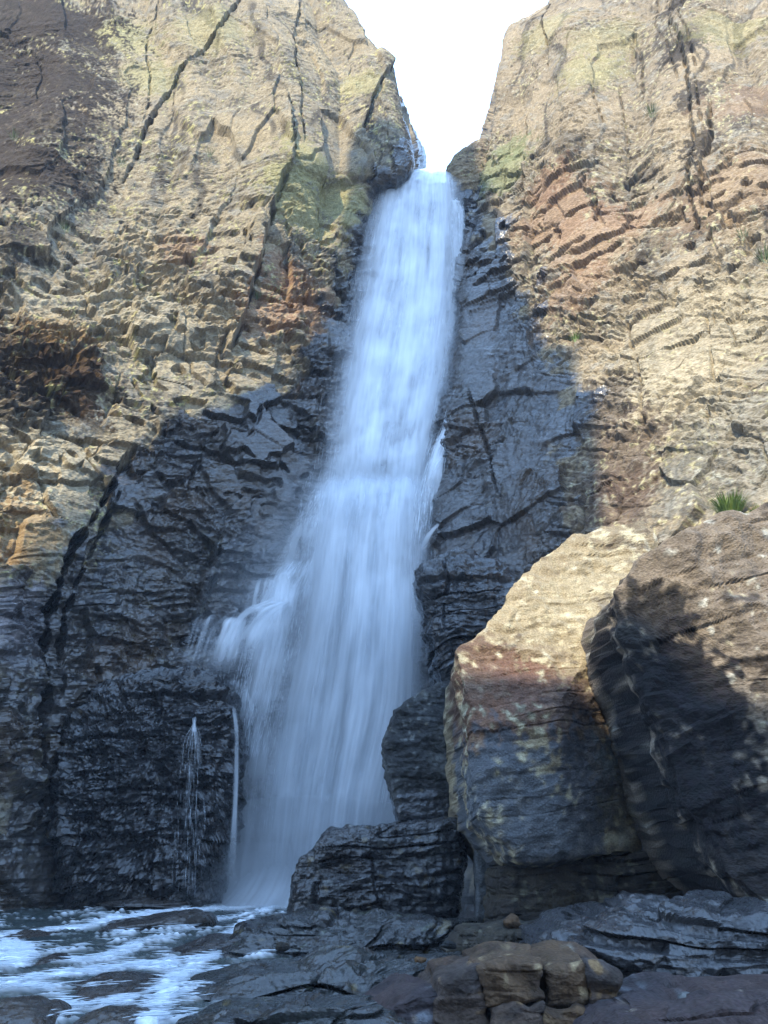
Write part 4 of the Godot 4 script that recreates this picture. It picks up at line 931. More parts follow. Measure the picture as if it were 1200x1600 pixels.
	boulder(thing("rock_slab", "upper tier of dark green-grey bedrock sloping to the pool", "rock"), {"line": [Vector2(-3.34, -0.44), Vector2(-3.16, -0.05), Vector2(-2.57, 0.29), Vector2(-1.81, 0.47), Vector2(0.00, 0.45), Vector2(1.55, 0.36), Vector2(2.43, 0.02), Vector2(2.02, -0.42), Vector2(0.50, -0.69), Vector2(-1.50, -0.85), Vector2(-2.74, -0.80)],
		"z": -17.60, "around": 306, "front": 90, "bulge": 1.8, "depth": 2.5, "power": 2.6, "bed": 0.22, "bed_amp": 0.17, "rough": 0.7, "dip": 0.05, "dip_z": -0.12, "seed": 81, "style": look.floor, "chunky": 1.8, "cuts": [Vector3(0, -1.1, 1.5)], "joint": 1.1, "all_wet": true, "by_joint": true, "most": 70})
	boulder(thing("rock_slab", "middle tier of greenish wet bedrock below the upper tier", "rock"), {"line": [Vector2(-3.08, -0.52), Vector2(-2.68, -0.14), Vector2(-1.86, 0.03), Vector2(-0.37, -0.00), Vector2(0.93, 0.10), Vector2(2.05, 0.03), Vector2(2.11, -0.38), Vector2(0.91, -0.69), Vector2(-1.08, -0.83), Vector2(-2.70, -0.84)],
		"z": -13.00, "around": 306, "front": 90, "bulge": 1.5, "depth": 2.2, "power": 2.6, "bed": 0.18, "bed_amp": 0.15, "rough": 0.7, "dip": 0.04, "dip_z": -0.12, "seed": 83, "style": look.floor, "cuts": [Vector3(0, -1, 1.2)], "joint": 1.0, "all_wet": true, "by_joint": true, "most": 70})
	boulder(thing("rock_slab", "lowest tier of olive wet bedrock at the bottom edge", "rock"), {"line": [Vector2(-2.40, -0.41), Vector2(-2.02, -0.12), Vector2(-1.22, -0.02), Vector2(-0.27, -0.00), Vector2(0.27, -0.13), Vector2(0.39, -0.84), Vector2(-2.33, -0.84)],
		"z": -9.60, "around": 255, "front": 80, "bulge": 1.1, "depth": 1.6, "power": 2.8, "bed": 0.15, "bed_amp": 0.11, "rough": 0.6, "dip": 0.04, "dip_z": -0.1, "seed": 85, "style": look.floor, "cuts": [Vector3(0, -1, 0.9)], "joint": 0.8, "all_wet": true, "by_joint": true, "most": 60})
	boulder(thing("rock_slab", "shadowed rubble slab below the dark cleft", "rock"), {"line": [Vector2(0.99, -0.00), Vector2(1.33, 0.40), Vector2(2.23, 0.50), Vector2(3.11, 0.42), Vector2(3.17, -0.10), Vector2(2.39, -0.29), Vector2(1.52, -0.24)],
		"z": -15.20, "around": 187, "front": 60, "bulge": 0.9, "depth": 1.6, "power": 3, "bed": 0.16, "bed_amp": 0.1, "rough": 0.45, "seed": 87, "style": look.brownbed, "joint": 0.7, "by_joint": true, "most": 40})
	boulder(thing("stream_rock", "long flat dark rock awash across the far stream", "rock", "rocks in the stream"), {"line": [Vector2(-8.56, -0.24), Vector2(-7.21, 0.10), Vector2(-5.30, 0.32), Vector2(-4.73, 0.22), Vector2(-4.59, -0.06), Vector2(-6.28, -0.30)],
		"z": -24.00, "around": 140, "front": 40, "bulge": 1.6, "depth": 1.92, "power": 2.2, "bed": 0.3, "bed_amp": 0.05, "rough": 0.28, "seed": 60, "style": look.streamrock, "joint": 1.2, "all_wet": true, "most": 8})
	boulder(thing("stream_rock", "small pointed black rock standing in the rapids", "rock", "rocks in the stream"), {"line": [Vector2(-6.24, -0.33), Vector2(-5.95, -0.11), Vector2(-5.71, -0.06), Vector2(-5.48, -0.21), Vector2(-5.47, -0.42), Vector2(-5.99, -0.46)],
		"z": -15.60, "around": 140, "front": 40, "bulge": 0.5, "depth": 0.6, "power": 2.2, "bed": 0.3, "bed_amp": 0.05, "rough": 0.28, "seed": 61, "style": look.streamrock, "joint": 1.2, "all_wet": true, "most": 8})
	boulder(thing("stream_rock", "broad smooth dark rock splitting the rapids", "rock", "rocks in the stream"), {"line": [Vector2(-5.01, -0.53), Vector2(-4.59, -0.26), Vector2(-3.95, -0.15), Vector2(-3.24, -0.18), Vector2(-3.06, -0.34), Vector2(-3.19, -0.64), Vector2(-4.42, -0.72)],
		"z": -13.20, "around": 140, "front": 40, "bulge": 1.2, "depth": 1.44, "power": 2.2, "bed": 0.3, "bed_amp": 0.05, "rough": 0.28, "seed": 62, "style": look.streamrock, "joint": 1.2, "all_wet": true, "most": 8})
	boulder(thing("stream_rock", "low wet rock at the bottom beside the chute", "rock", "rocks in the stream"), {"line": [Vector2(-3.95, -0.58), Vector2(-3.56, -0.27), Vector2(-3.05, -0.17), Vector2(-2.67, -0.27), Vector2(-2.68, -0.64), Vector2(-3.38, -0.88)],
		"z": -10.60, "around": 140, "front": 40, "bulge": 0.8, "depth": 0.96, "power": 2.2, "bed": 0.3, "bed_amp": 0.05, "rough": 0.28, "seed": 63, "style": look.streamrock, "joint": 1.2, "all_wet": true, "most": 8})
	boulder(thing("stream_rock", "dark rock in the bottom left corner of the stream", "rock", "rocks in the stream"), {"line": [Vector2(-4.64, -0.51), Vector2(-4.44, -0.15), Vector2(-4.02, -0.08), Vector2(-3.68, -0.18), Vector2(-3.63, -0.63), Vector2(-4.30, -0.80)],
		"z": -10.20, "around": 140, "front": 40, "bulge": 0.8, "depth": 0.96, "power": 2.2, "bed": 0.3, "bed_amp": 0.05, "rough": 0.28, "seed": 64, "style": look.streamrock, "joint": 1.2, "all_wet": true, "most": 8})
	boulder(thing("stream_rock", "low brown rock awash at the left of the far stream", "rock", "rocks in the stream"), {"line": [Vector2(-9.79, -0.29), Vector2(-8.79, -0.08), Vector2(-7.76, 0.00), Vector2(-7.14, -0.13), Vector2(-8.00, -0.34)],
		"z": -20.50, "around": 140, "front": 40, "bulge": 1.0, "depth": 1.2, "power": 2.2, "bed": 0.3, "bed_amp": 0.05, "rough": 0.28, "seed": 65, "style": look.streamrock, "joint": 1.2, "all_wet": true, "most": 8})
	boulder(thing("stream_rock", "rounded submerged brown rock beside the foreground ledge", "rock", "rocks in the stream"), {"line": [Vector2(-4.48, -0.19), Vector2(-3.92, -0.01), Vector2(-3.27, 0.08), Vector2(-2.98, -0.01), Vector2(-3.24, -0.30), Vector2(-4.01, -0.37)],
		"z": -18.00, "around": 140, "front": 40, "bulge": 1.2, "depth": 1.44, "power": 2.2, "bed": 0.3, "bed_amp": 0.05, "rough": 0.28, "seed": 66, "style": look.streamrock, "joint": 1.2, "all_wet": true, "most": 8})
	boulder(thing("stream_rock", "low dark rock under the trickles at the back of the pool", "rock", "rocks in the stream"), {"line": [Vector2(-9.80, 0.30), Vector2(-8.41, 0.45), Vector2(-6.54, 0.34), Vector2(-6.74, 0.14), Vector2(-9.12, 0.10)],
		"z": -29.50, "around": 140, "front": 40, "bulge": 0.8, "depth": 0.96, "power": 2.2, "bed": 0.3, "bed_amp": 0.05, "rough": 0.28, "seed": 67, "style": look.streamrock, "joint": 1.2, "all_wet": true, "most": 8})
	boulder(thing("stone", "small angular stone on the upper tier of bedrock left of the cleft", "stone", "loose stones on the ledges"), {"line": [Vector2(-0.47, 0.19), Vector2(-0.71, 0.31), Vector2(-0.59, 0.39), Vector2(-0.58, 0.42), Vector2(-0.32, 0.30), Vector2(-0.22, 0.30), Vector2(-0.20, 0.30)],
		"z": -17.50, "around": 48, "front": 16, "behind": 8, "bulge": 0.20843672456575682, "depth": 0.20843672456575682, "power": 2.6, "bed": 0.12, "bed_amp": 0.02, "rough": 0.12, "seed": 200, "style": look.floor, "joint": 0.5, "most": 1, "soft": 0.03})
	boulder(thing("stone", "small angular stone on the upper tier, right of the flat stone", "stone", "loose stones on the ledges"), {"line": [Vector2(0.91, 0.25), Vector2(0.88, 0.23), Vector2(0.79, 0.16), Vector2(0.58, 0.21), Vector2(0.56, 0.23), Vector2(0.53, 0.31), Vector2(0.82, 0.28)],
		"z": -17.00, "around": 48, "front": 16, "behind": 8, "bulge": 0.15186104218362284, "depth": 0.15186104218362284, "power": 2.6, "bed": 0.12, "bed_amp": 0.02, "rough": 0.12, "seed": 201, "style": look.grey, "joint": 0.5, "most": 1, "soft": 0.03})
	boulder(thing("stone", "small angular stone at the foot of the dark cleft", "stone", "loose stones on the ledges"), {"line": [Vector2(1.67, 0.22), Vector2(1.62, 0.20), Vector2(1.36, 0.22), Vector2(1.36, 0.29), Vector2(1.33, 0.30), Vector2(1.51, 0.37), Vector2(1.71, 0.32)],
		"z": -15.00, "around": 48, "front": 16, "behind": 8, "bulge": 0.15632754342431762, "depth": 0.15632754342431762, "power": 2.6, "bed": 0.12, "bed_amp": 0.02, "rough": 0.12, "seed": 202, "style": look.rust, "joint": 0.5, "most": 1, "soft": 0.03})
	boulder(thing("stone", "pale tan stub standing in the dark cleft", "stone", "loose stones on the ledges"), {"line": [Vector2(2.27, 0.42), Vector2(2.18, 0.39), Vector2(2.06, 0.45), Vector2(1.99, 0.51), Vector2(2.05, 0.54), Vector2(2.12, 0.60), Vector2(2.21, 0.59)],
		"z": -14.60, "around": 48, "front": 16, "behind": 8, "bulge": 0.1630272952853598, "depth": 0.1630272952853598, "power": 2.6, "bed": 0.12, "bed_amp": 0.02, "rough": 0.12, "seed": 203, "style": look.rust, "joint": 0.5, "most": 1, "soft": 0.03})
	boulder(thing("stone", "small angular stone between the cleft rubble and blue-black ledge", "stone", "loose stones on the ledges"), {"line": [Vector2(2.24, 0.14), Vector2(2.15, 0.17), Vector2(2.14, 0.17), Vector2(2.16, 0.19), Vector2(2.41, 0.29), Vector2(2.51, 0.29), Vector2(2.48, 0.27)],
		"z": -13.60, "around": 48, "front": 16, "behind": 8, "bulge": 0.16198511166253102, "depth": 0.16198511166253102, "power": 2.6, "bed": 0.12, "bed_amp": 0.02, "rough": 0.12, "seed": 204, "style": look.ledge, "joint": 0.5, "most": 1, "soft": 0.03})
	boulder(thing("stone", "small angular stone on the cleft rubble left of the tan stub", "stone", "loose stones on the ledges"), {"line": [Vector2(1.18, 0.13), Vector2(1.13, 0.12), Vector2(0.89, 0.17), Vector2(0.95, 0.18), Vector2(0.97, 0.20), Vector2(1.04, 0.24), Vector2(1.16, 0.21)],
		"z": -14.50, "around": 48, "front": 16, "behind": 8, "bulge": 0.1187344913151365, "depth": 0.1187344913151365, "power": 2.6, "bed": 0.12, "bed_amp": 0.02, "rough": 0.12, "seed": 205, "style": look.floor, "joint": 0.5, "most": 1, "soft": 0.03})
	boulder(thing("stone", "small angular stone above the orange and grey rock", "stone", "loose stones on the ledges"), {"line": [Vector2(1.40, 0.22), Vector2(1.38, 0.23), Vector2(1.36, 0.27), Vector2(1.46, 0.29), Vector2(1.57, 0.28), Vector2(1.60, 0.29), Vector2(1.64, 0.26)],
		"z": -12.40, "around": 48, "front": 16, "behind": 8, "bulge": 0.12923076923076926, "depth": 0.12923076923076926, "power": 2.6, "bed": 0.12, "bed_amp": 0.02, "rough": 0.12, "seed": 206, "style": look.grey, "joint": 0.5, "most": 1, "soft": 0.03})
	boulder(thing("stone", "small angular stone left of the orange and grey rock's crest", "stone", "loose stones on the ledges"), {"line": [Vector2(0.52, 0.10), Vector2(0.45, 0.14), Vector2(0.40, 0.13), Vector2(0.40, 0.14), Vector2(0.42, 0.22), Vector2(0.62, 0.20), Vector2(0.62, 0.17)],
		"z": -12.20, "around": 48, "front": 16, "behind": 8, "bulge": 0.10898263027295285, "depth": 0.10898263027295285, "power": 2.6, "bed": 0.12, "bed_amp": 0.02, "rough": 0.12, "seed": 207, "style": look.rust, "joint": 0.5, "most": 1, "soft": 0.03})
	boulder(thing("stone", "small angular stone at the right foot of the rusty block", "stone", "loose stones on the ledges"), {"line": [Vector2(2.56, -0.00), Vector2(2.51, -0.00), Vector2(2.37, 0.01), Vector2(2.39, 0.08), Vector2(2.49, 0.11), Vector2(2.52, 0.11), Vector2(2.54, 0.06)],
		"z": -9.60, "around": 48, "front": 16, "behind": 8, "bulge": 0.09290322580645162, "depth": 0.09290322580645162, "power": 2.6, "bed": 0.12, "bed_amp": 0.02, "rough": 0.12, "seed": 208, "style": look.brownbed, "joint": 0.5, "most": 1, "soft": 0.03})
	boulder(thing("stone", "small angular stone on the seam behind the reddish slab", "stone", "loose stones on the ledges"), {"line": [Vector2(2.90, 0.06), Vector2(2.93, 0.06), Vector2(2.76, 0.05), Vector2(2.79, 0.07), Vector2(2.79, 0.07), Vector2(2.80, 0.10), Vector2(2.81, 0.10)],
		"z": -9.80, "around": 48, "front": 16, "behind": 8, "bulge": 0.0656575682382134, "depth": 0.0656575682382134, "power": 2.6, "bed": 0.12, "bed_amp": 0.02, "rough": 0.12, "seed": 209, "style": look.ledge, "joint": 0.5, "most": 1, "soft": 0.03})
	boulder(thing("stone", "small angular stone on the front of the reddish slab", "stone", "loose stones on the ledges"), {"line": [Vector2(2.34, -0.02), Vector2(2.25, -0.02), Vector2(2.22, -0.01), Vector2(2.26, 0.03), Vector2(2.31, 0.05), Vector2(2.34, 0.06), Vector2(2.41, 0.04)],
		"z": -8.60, "around": 48, "front": 16, "behind": 8, "bulge": 0.07682382133995036, "depth": 0.07682382133995036, "power": 2.6, "bed": 0.12, "bed_amp": 0.02, "rough": 0.12, "seed": 210, "style": look.floor, "joint": 0.5, "most": 1, "soft": 0.03})
	boulder(thing("stone", "small angular stone midway along the reddish slab's back edge", "stone", "loose stones on the ledges"), {"line": [Vector2(3.16, 0.07), Vector2(3.04, 0.07), Vector2(3.03, 0.07), Vector2(2.99, 0.08), Vector2(3.05, 0.14), Vector2(3.12, 0.14), Vector2(3.13, 0.14)],
		"z": -9.20, "around": 48, "front": 16, "behind": 8, "bulge": 0.0684863523573201, "depth": 0.0684863523573201, "power": 2.6, "bed": 0.12, "bed_amp": 0.02, "rough": 0.12, "seed": 211, "style": look.grey, "joint": 0.5, "most": 1, "soft": 0.03})
	boulder(thing("stone", "small angular stone at the left side of the orange and grey rock", "stone", "loose stones on the ledges"), {"line": [Vector2(0.37, -0.06), Vector2(0.38, -0.06), Vector2(0.18, -0.01), Vector2(0.22, 0.01), Vector2(0.36, 0.01), Vector2(0.36, 0.00), Vector2(0.40, -0.01)],
		"z": -10.20, "around": 48, "front": 16, "behind": 8, "bulge": 0.11389578163771713, "depth": 0.11389578163771713, "power": 2.6, "bed": 0.12, "bed_amp": 0.02, "rough": 0.12, "seed": 212, "style": look.rust, "joint": 0.5, "most": 1, "soft": 0.03})
	boulder(thing("stone", "small angular stone on the lowest tier near the bottom edge", "stone", "loose stones on the ledges"), {"line": [Vector2(-0.14, -0.11), Vector2(-0.39, -0.12), Vector2(-0.37, -0.09), Vector2(-0.38, -0.05), Vector2(-0.33, -0.07), Vector2(-0.17, -0.08), Vector2(-0.15, -0.08)],
		"z": -9.60, "around": 48, "front": 16, "behind": 8, "bulge": 0.10004962779156328, "depth": 0.10004962779156328, "power": 2.6, "bed": 0.12, "bed_amp": 0.02, "rough": 0.12, "seed": 213, "style": look.brownbed, "joint": 0.5, "most": 1, "soft": 0.03})
	boulder(thing("stone", "small angular stone at the left end of the blue-black ledge", "stone", "loose stones on the ledges"), {"line": [Vector2(2.66, 0.29), Vector2(2.61, 0.25), Vector2(2.56, 0.25), Vector2(2.50, 0.26), Vector2(2.64, 0.36), Vector2(2.63, 0.35), Vector2(2.66, 0.35)],
		"z": -11.60, "around": 48, "front": 16, "behind": 8, "bulge": 0.11225806451612905, "depth": 0.11225806451612905, "power": 2.6, "bed": 0.12, "bed_amp": 0.02, "rough": 0.12, "seed": 214, "style": look.ledge, "joint": 0.5, "most": 1, "soft": 0.03})
	boulder(thing("stone", "small angular stone on the middle tier of greenish bedrock", "stone", "loose stones on the ledges"), {"line": [Vector2(-0.96, -0.02), Vector2(-1.05, -0.08), Vector2(-1.23, -0.06), Vector2(-1.25, 0.01), Vector2(-1.27, 0.03), Vector2(-0.93, 0.04), Vector2(-0.95, 0.03)],
		"z": -14.00, "around": 48, "front": 16, "behind": 8, "bulge": 0.1250620347394541, "depth": 0.1250620347394541, "power": 2.6, "bed": 0.12, "bed_amp": 0.02, "rough": 0.12, "seed": 215, "style": look.floor, "joint": 0.5, "most": 1, "soft": 0.03})
	boulder(thing("stone", "small angular stone low on the middle tier near its front", "stone", "loose stones on the ledges"), {"line": [Vector2(-0.53, -0.10), Vector2(-0.65, -0.07), Vector2(-0.64, -0.06), Vector2(-0.62, -0.02), Vector2(-0.52, -0.03), Vector2(-0.50, -0.04), Vector2(-0.49, -0.04)],
		"z": -11.50, "around": 48, "front": 16, "behind": 8, "bulge": 0.08560794044665013, "depth": 0.08560794044665013, "power": 2.6, "bed": 0.12, "bed_amp": 0.02, "rough": 0.12, "seed": 216, "style": look.grey, "joint": 0.5, "most": 1, "soft": 0.03})
	boulder(thing("stone", "small angular stone toward the right end of the reddish slab", "stone", "loose stones on the ledges"), {"line": [Vector2(3.24, 0.09), Vector2(3.27, 0.07), Vector2(3.22, 0.07), Vector2(3.11, 0.07), Vector2(3.09, 0.12), Vector2(3.13, 0.13), Vector2(3.22, 0.12)],
		"z": -8.40, "around": 48, "front": 16, "behind": 8, "bulge": 0.07503722084367247, "depth": 0.07503722084367247, "power": 2.6, "bed": 0.12, "bed_amp": 0.02, "rough": 0.12, "seed": 217, "style": look.rust, "joint": 0.5, "most": 1, "soft": 0.03})
	boulder(thing("stone", "small angular stone near the pool-side edge of the upper tier", "stone", "loose stones on the ledges"), {"line": [Vector2(-1.71, 0.01), Vector2(-1.79, -0.02), Vector2(-1.92, -0.03), Vector2(-1.93, -0.01), Vector2(-1.93, 0.06), Vector2(-1.94, 0.09), Vector2(-1.75, 0.08)],
		"z": -16.00, "around": 48, "front": 16, "behind": 8, "bulge": 0.11910669975186104, "depth": 0.11910669975186104, "power": 2.6, "bed": 0.12, "bed_amp": 0.02, "rough": 0.12, "seed": 218, "style": look.brownbed, "joint": 0.5, "most": 1, "soft": 0.03})
	boulder(thing("stone", "small angular stone on the crest of the blue-black ledge", "stone", "loose stones on the ledges"), {"line": [Vector2(3.42, 0.65), Vector2(3.36, 0.62), Vector2(3.26, 0.62), Vector2(3.23, 0.65), Vector2(3.27, 0.73), Vector2(3.29, 0.74), Vector2(3.42, 0.73)],
		"z": -12.80, "around": 48, "front": 16, "behind": 8, "bulge": 0.09528535980148883, "depth": 0.09528535980148883, "power": 2.6, "bed": 0.12, "bed_amp": 0.02, "rough": 0.12, "seed": 219, "style": look.ledge, "joint": 0.5, "most": 1, "soft": 0.03})


# -------------------------------------------------------------------- water
func spindle() -> ArrayMesh:
	# one thread of falling water: a thin three-sided spindle of unit length along y
	var v := PackedVector3Array()
	var ix := PackedInt32Array()
	v.append(Vector3(0, -0.5, 0))
	for h in [[-0.22, 0.85], [0.15, 1.0]]:
		for k in 3:
			var a: float = TAU * k / 3.0 + 0.5
			v.append(Vector3(cos(a) * h[1], h[0], sin(a) * h[1]))
	v.append(Vector3(0, 0.5, 0))
	for k in 3:
		var n := (k + 1) % 3
		ix.append_array([0, 1 + n, 1 + k, 1 + k, 1 + n, 4 + n, 1 + k, 4 + n, 4 + k, 4 + k, 4 + n, 7])
	var nrm := PackedVector3Array()
	for p in v:
		nrm.append(Vector3(p.x, p.y * 0.1, p.z).normalized() if p.x != 0.0 else Vector3(0, signf(p.y), 0))
	var arrays := []
	arrays.resize(Mesh.ARRAY_MAX)
	arrays[Mesh.ARRAY_VERTEX] = v
	arrays[Mesh.ARRAY_NORMAL] = nrm
	arrays[Mesh.ARRAY_INDEX] = ix
	var m := ArrayMesh.new()
	m.add_surface_from_arrays(Mesh.PRIMITIVE_TRIANGLES, arrays)
	m.surface_set_material(0, mats.foam)
	return m


var thread_mesh: ArrayMesh


func on_path(path: Array, t: float, s: float, d: float) -> Vector3:
	var x := t * (path.size() - 1)
	var k := clampi(int(x), 0, path.size() - 2)
	var w := x - k
	var p: Vector3 = path[k][0]
	var q: Vector3 = path[k + 1][0]
	var before: Vector3 = path[maxi(k - 1, 0)][0]
	var after: Vector3 = path[mini(k + 2, path.size() - 1)][0]
	var c := p.cubic_interpolate(q, before, after, w)
	var half := lerpf(path[k][1], path[k + 1][1], w)
	var deep := lerpf(path[k][2], path[k + 1][2], w)
	return c + Vector3(s * half, 0, d * deep)


# threads of water falling along a path [centre, half width, depth]; streams make it denser in strands
func threads(o: Node3D, called: String, path: Array, count: int, long: Vector2, thick: Vector2, streams: int, loose: float, s0: int) -> void:
	rng.seed = s0
	var heart := []
	for k in streams:
		heart.append(Vector3(rng.randf_range(-1, 1), rng.randf_range(0.15, 1.0), rng.randf_range(0.02, 0.10)))
	# share of the drop by length, so that threads spread evenly
	var reach := [0.0]
	for k in range(1, path.size()):
		reach.append(reach[-1] + (path[k][0] as Vector3).distance_to(path[k - 1][0]))
	var v := PackedVector3Array()
	var ix := PackedInt32Array()
	for n in count:
		var far: float = rng.randf() * reach[-1]
		var k := 1
		while k < reach.size() - 1 and reach[k] < far:
			k += 1
		var t: float = (k - 1 + (far - reach[k - 1]) / maxf(reach[k] - reach[k - 1], 0.001)) / (path.size() - 1)
		var s := 0.0
		if rng.randf() < loose:
			s = clampf(rng.randfn(0.0, 0.5), -1.12, 1.12)
		else:
			var h: Vector3 = heart[rng.randi() % streams]
			while rng.randf() > h.y:
				h = heart[rng.randi() % streams]
			s = h.x + rng.randfn(0.0, h.z)
		var d := rng.randf_range(-1.0, 1.0)
		var p := on_path(path, t, s, d)
		var dir := on_path(path, minf(t + 0.02, 1.0), s, d) - on_path(path, maxf(t - 0.02, 0.0), s, d)
		dir = (dir.normalized() + Vector3(rng.randfn(0, 0.012), 0, rng.randfn(0, 0.012))).normalized()
		var side := dir.cross(Vector3(0.3, 0.1, 1.0)).normalized()
		var length := rng.randf_range(long.x, long.y)
		var r := rng.randf_range(thick.x, thick.y)
		var up := side.cross(dir)
		var k0 := v.size()
		v.append_array([p - dir * length * 0.5, p + side * r, p + (up * 0.87 - side * 0.5) * r, p - (up * 0.87 + side * 0.5) * r, p + dir * length * 0.5])
		ix.append_array([k0, k0 + 2, k0 + 1, k0, k0 + 3, k0 + 2, k0, k0 + 1, k0 + 3, k0 + 4, k0 + 1, k0 + 2, k0 + 4, k0 + 2, k0 + 3, k0 + 4, k0 + 3, k0 + 1])
	var arrays := []
	arrays.resize(Mesh.ARRAY_MAX)
	arrays[Mesh.ARRAY_VERTEX] = v
	arrays[Mesh.ARRAY_INDEX] = ix
	var mesh := ArrayMesh.new()
	mesh.add_surface_from_arrays(Mesh.PRIMITIVE_TRIANGLES, arrays)
	mesh.surface_set_material(0, mats.foam)
	var m := MeshInstance3D.new()
	m.name = called
	m.mesh = mesh
	m.set_meta("kind", "stuff")
	o.add_child(m, true)


# thin veils one behind another; their water gathers in strands that run down the drop
func veil(o: Node3D, called: String, path: Array, layers: int, across: int, down: int, body: float, strand: float, s0: int, head := 0.03, tail := 0.05) -> void:
	var drop := 0.0
	for k in range(1, path.size()):
		drop += (path[k][0] as Vector3).distance_to(path[k - 1][0])
	for layer in layers:
		var d := 0.0 if layers == 1 else lerpf(-0.9, 0.9, float(layer) / (layers - 1))
		var v := PackedVector3Array()
		var vc := PackedColorArray()
		var nrm := PackedVector3Array()
		var ix := PackedInt32Array()
		for j in down + 1:
			var t := float(j) / down
			for i in across + 1:
				var s := lerpf(-1.15, 1.15, float(i) / across)
				var half := lerpf(path[mini(int(t * (path.size() - 1)), path.size() - 2)][1], path[mini(int(t * (path.size() - 1)) + 1, path.size() - 1)][1], fposmod(t * (path.size() - 1), 1.0))
				var lane := s * maxf(path[0][1], 0.5 * half)
				var fold := n_mid.get_noise_2d(lane * 1.1 + s0 * 3.7 + layer * 19.0, t * drop * 0.10)
				var fine := n_fine.get_noise_2d(lane * 1.6 + s0 * 5.1 + layer * 23.0, t * drop * 0.09)
				var lump := n_mid.get_noise_2d(lane * 0.7 + s0 + layer * 7.0, t * drop * 0.40)
				v.append(on_path(path, t, s, d) + Vector3(0, 0, 0.16 * fold * minf(path[path.size() - 1][2], 1.0) + 0.02 * fine))
				var rim := 1.0 - smoothstep(0.40, 1.12, absf(s) + 0.20 * fold + 0.12 * lump)
				var ends := smoothstep(0.0, head, t + 0.03 * fold) * (1.0 - smoothstep(1.0 - tail, 1.0, t + 0.04 * fold))
				var alpha := clampf(body + strand * (1.0 * fold + 0.35 * fine + 0.6 * lump), 0.0, 1.0) * rim * ends
				vc.append(Color(1, 1, 1, alpha))
		var nu := across + 1
		for j in down + 1:
			for i in nu:
				var du := v[j * nu + mini(i + 1, across)] - v[j * nu + maxi(i - 1, 0)]
				var dv := v[mini(j + 1, down) * nu + i] - v[maxi(j - 1, 0) * nu + i]
				nrm.append(dv.cross(du).normalized())
		for j in down:
			for i in across:
				var q := j * nu + i
				ix.append_array([q, q + 1, q + nu + 1, q, q + nu + 1, q + nu])
		var arrays := []
		arrays.resize(Mesh.ARRAY_MAX)
		arrays[Mesh.ARRAY_VERTEX] = v
		arrays[Mesh.ARRAY_COLOR] = vc
		arrays[Mesh.ARRAY_NORMAL] = nrm
		arrays[Mesh.ARRAY_INDEX] = ix
		var mesh := ArrayMesh.new()
		mesh.add_surface_from_arrays(Mesh.PRIMITIVE_TRIANGLES, arrays)
		mesh.surface_set_material(0, mats.veil)
		var m := MeshInstance3D.new()
		m.name = called
		m.mesh = mesh
		o.add_child(m, true)


func mist(label: String, at: Vector3, size: Vector3, density: float) -> void:
	var f := FogVolume.new()
	f.name = numbered("mist")
	f.shape = RenderingServer.FOG_VOLUME_SHAPE_ELLIPSOID
	f.size = size
	f.position = at
	var m := FogMaterial.new()
	m.density = density
	m.albedo = Color(0.93, 0.95, 0.97)
	f.material = m
	f.set_meta("kind", "stuff")
	f.set_meta("label", label)
	f.set_meta("category", "mist")
	add_child(f)


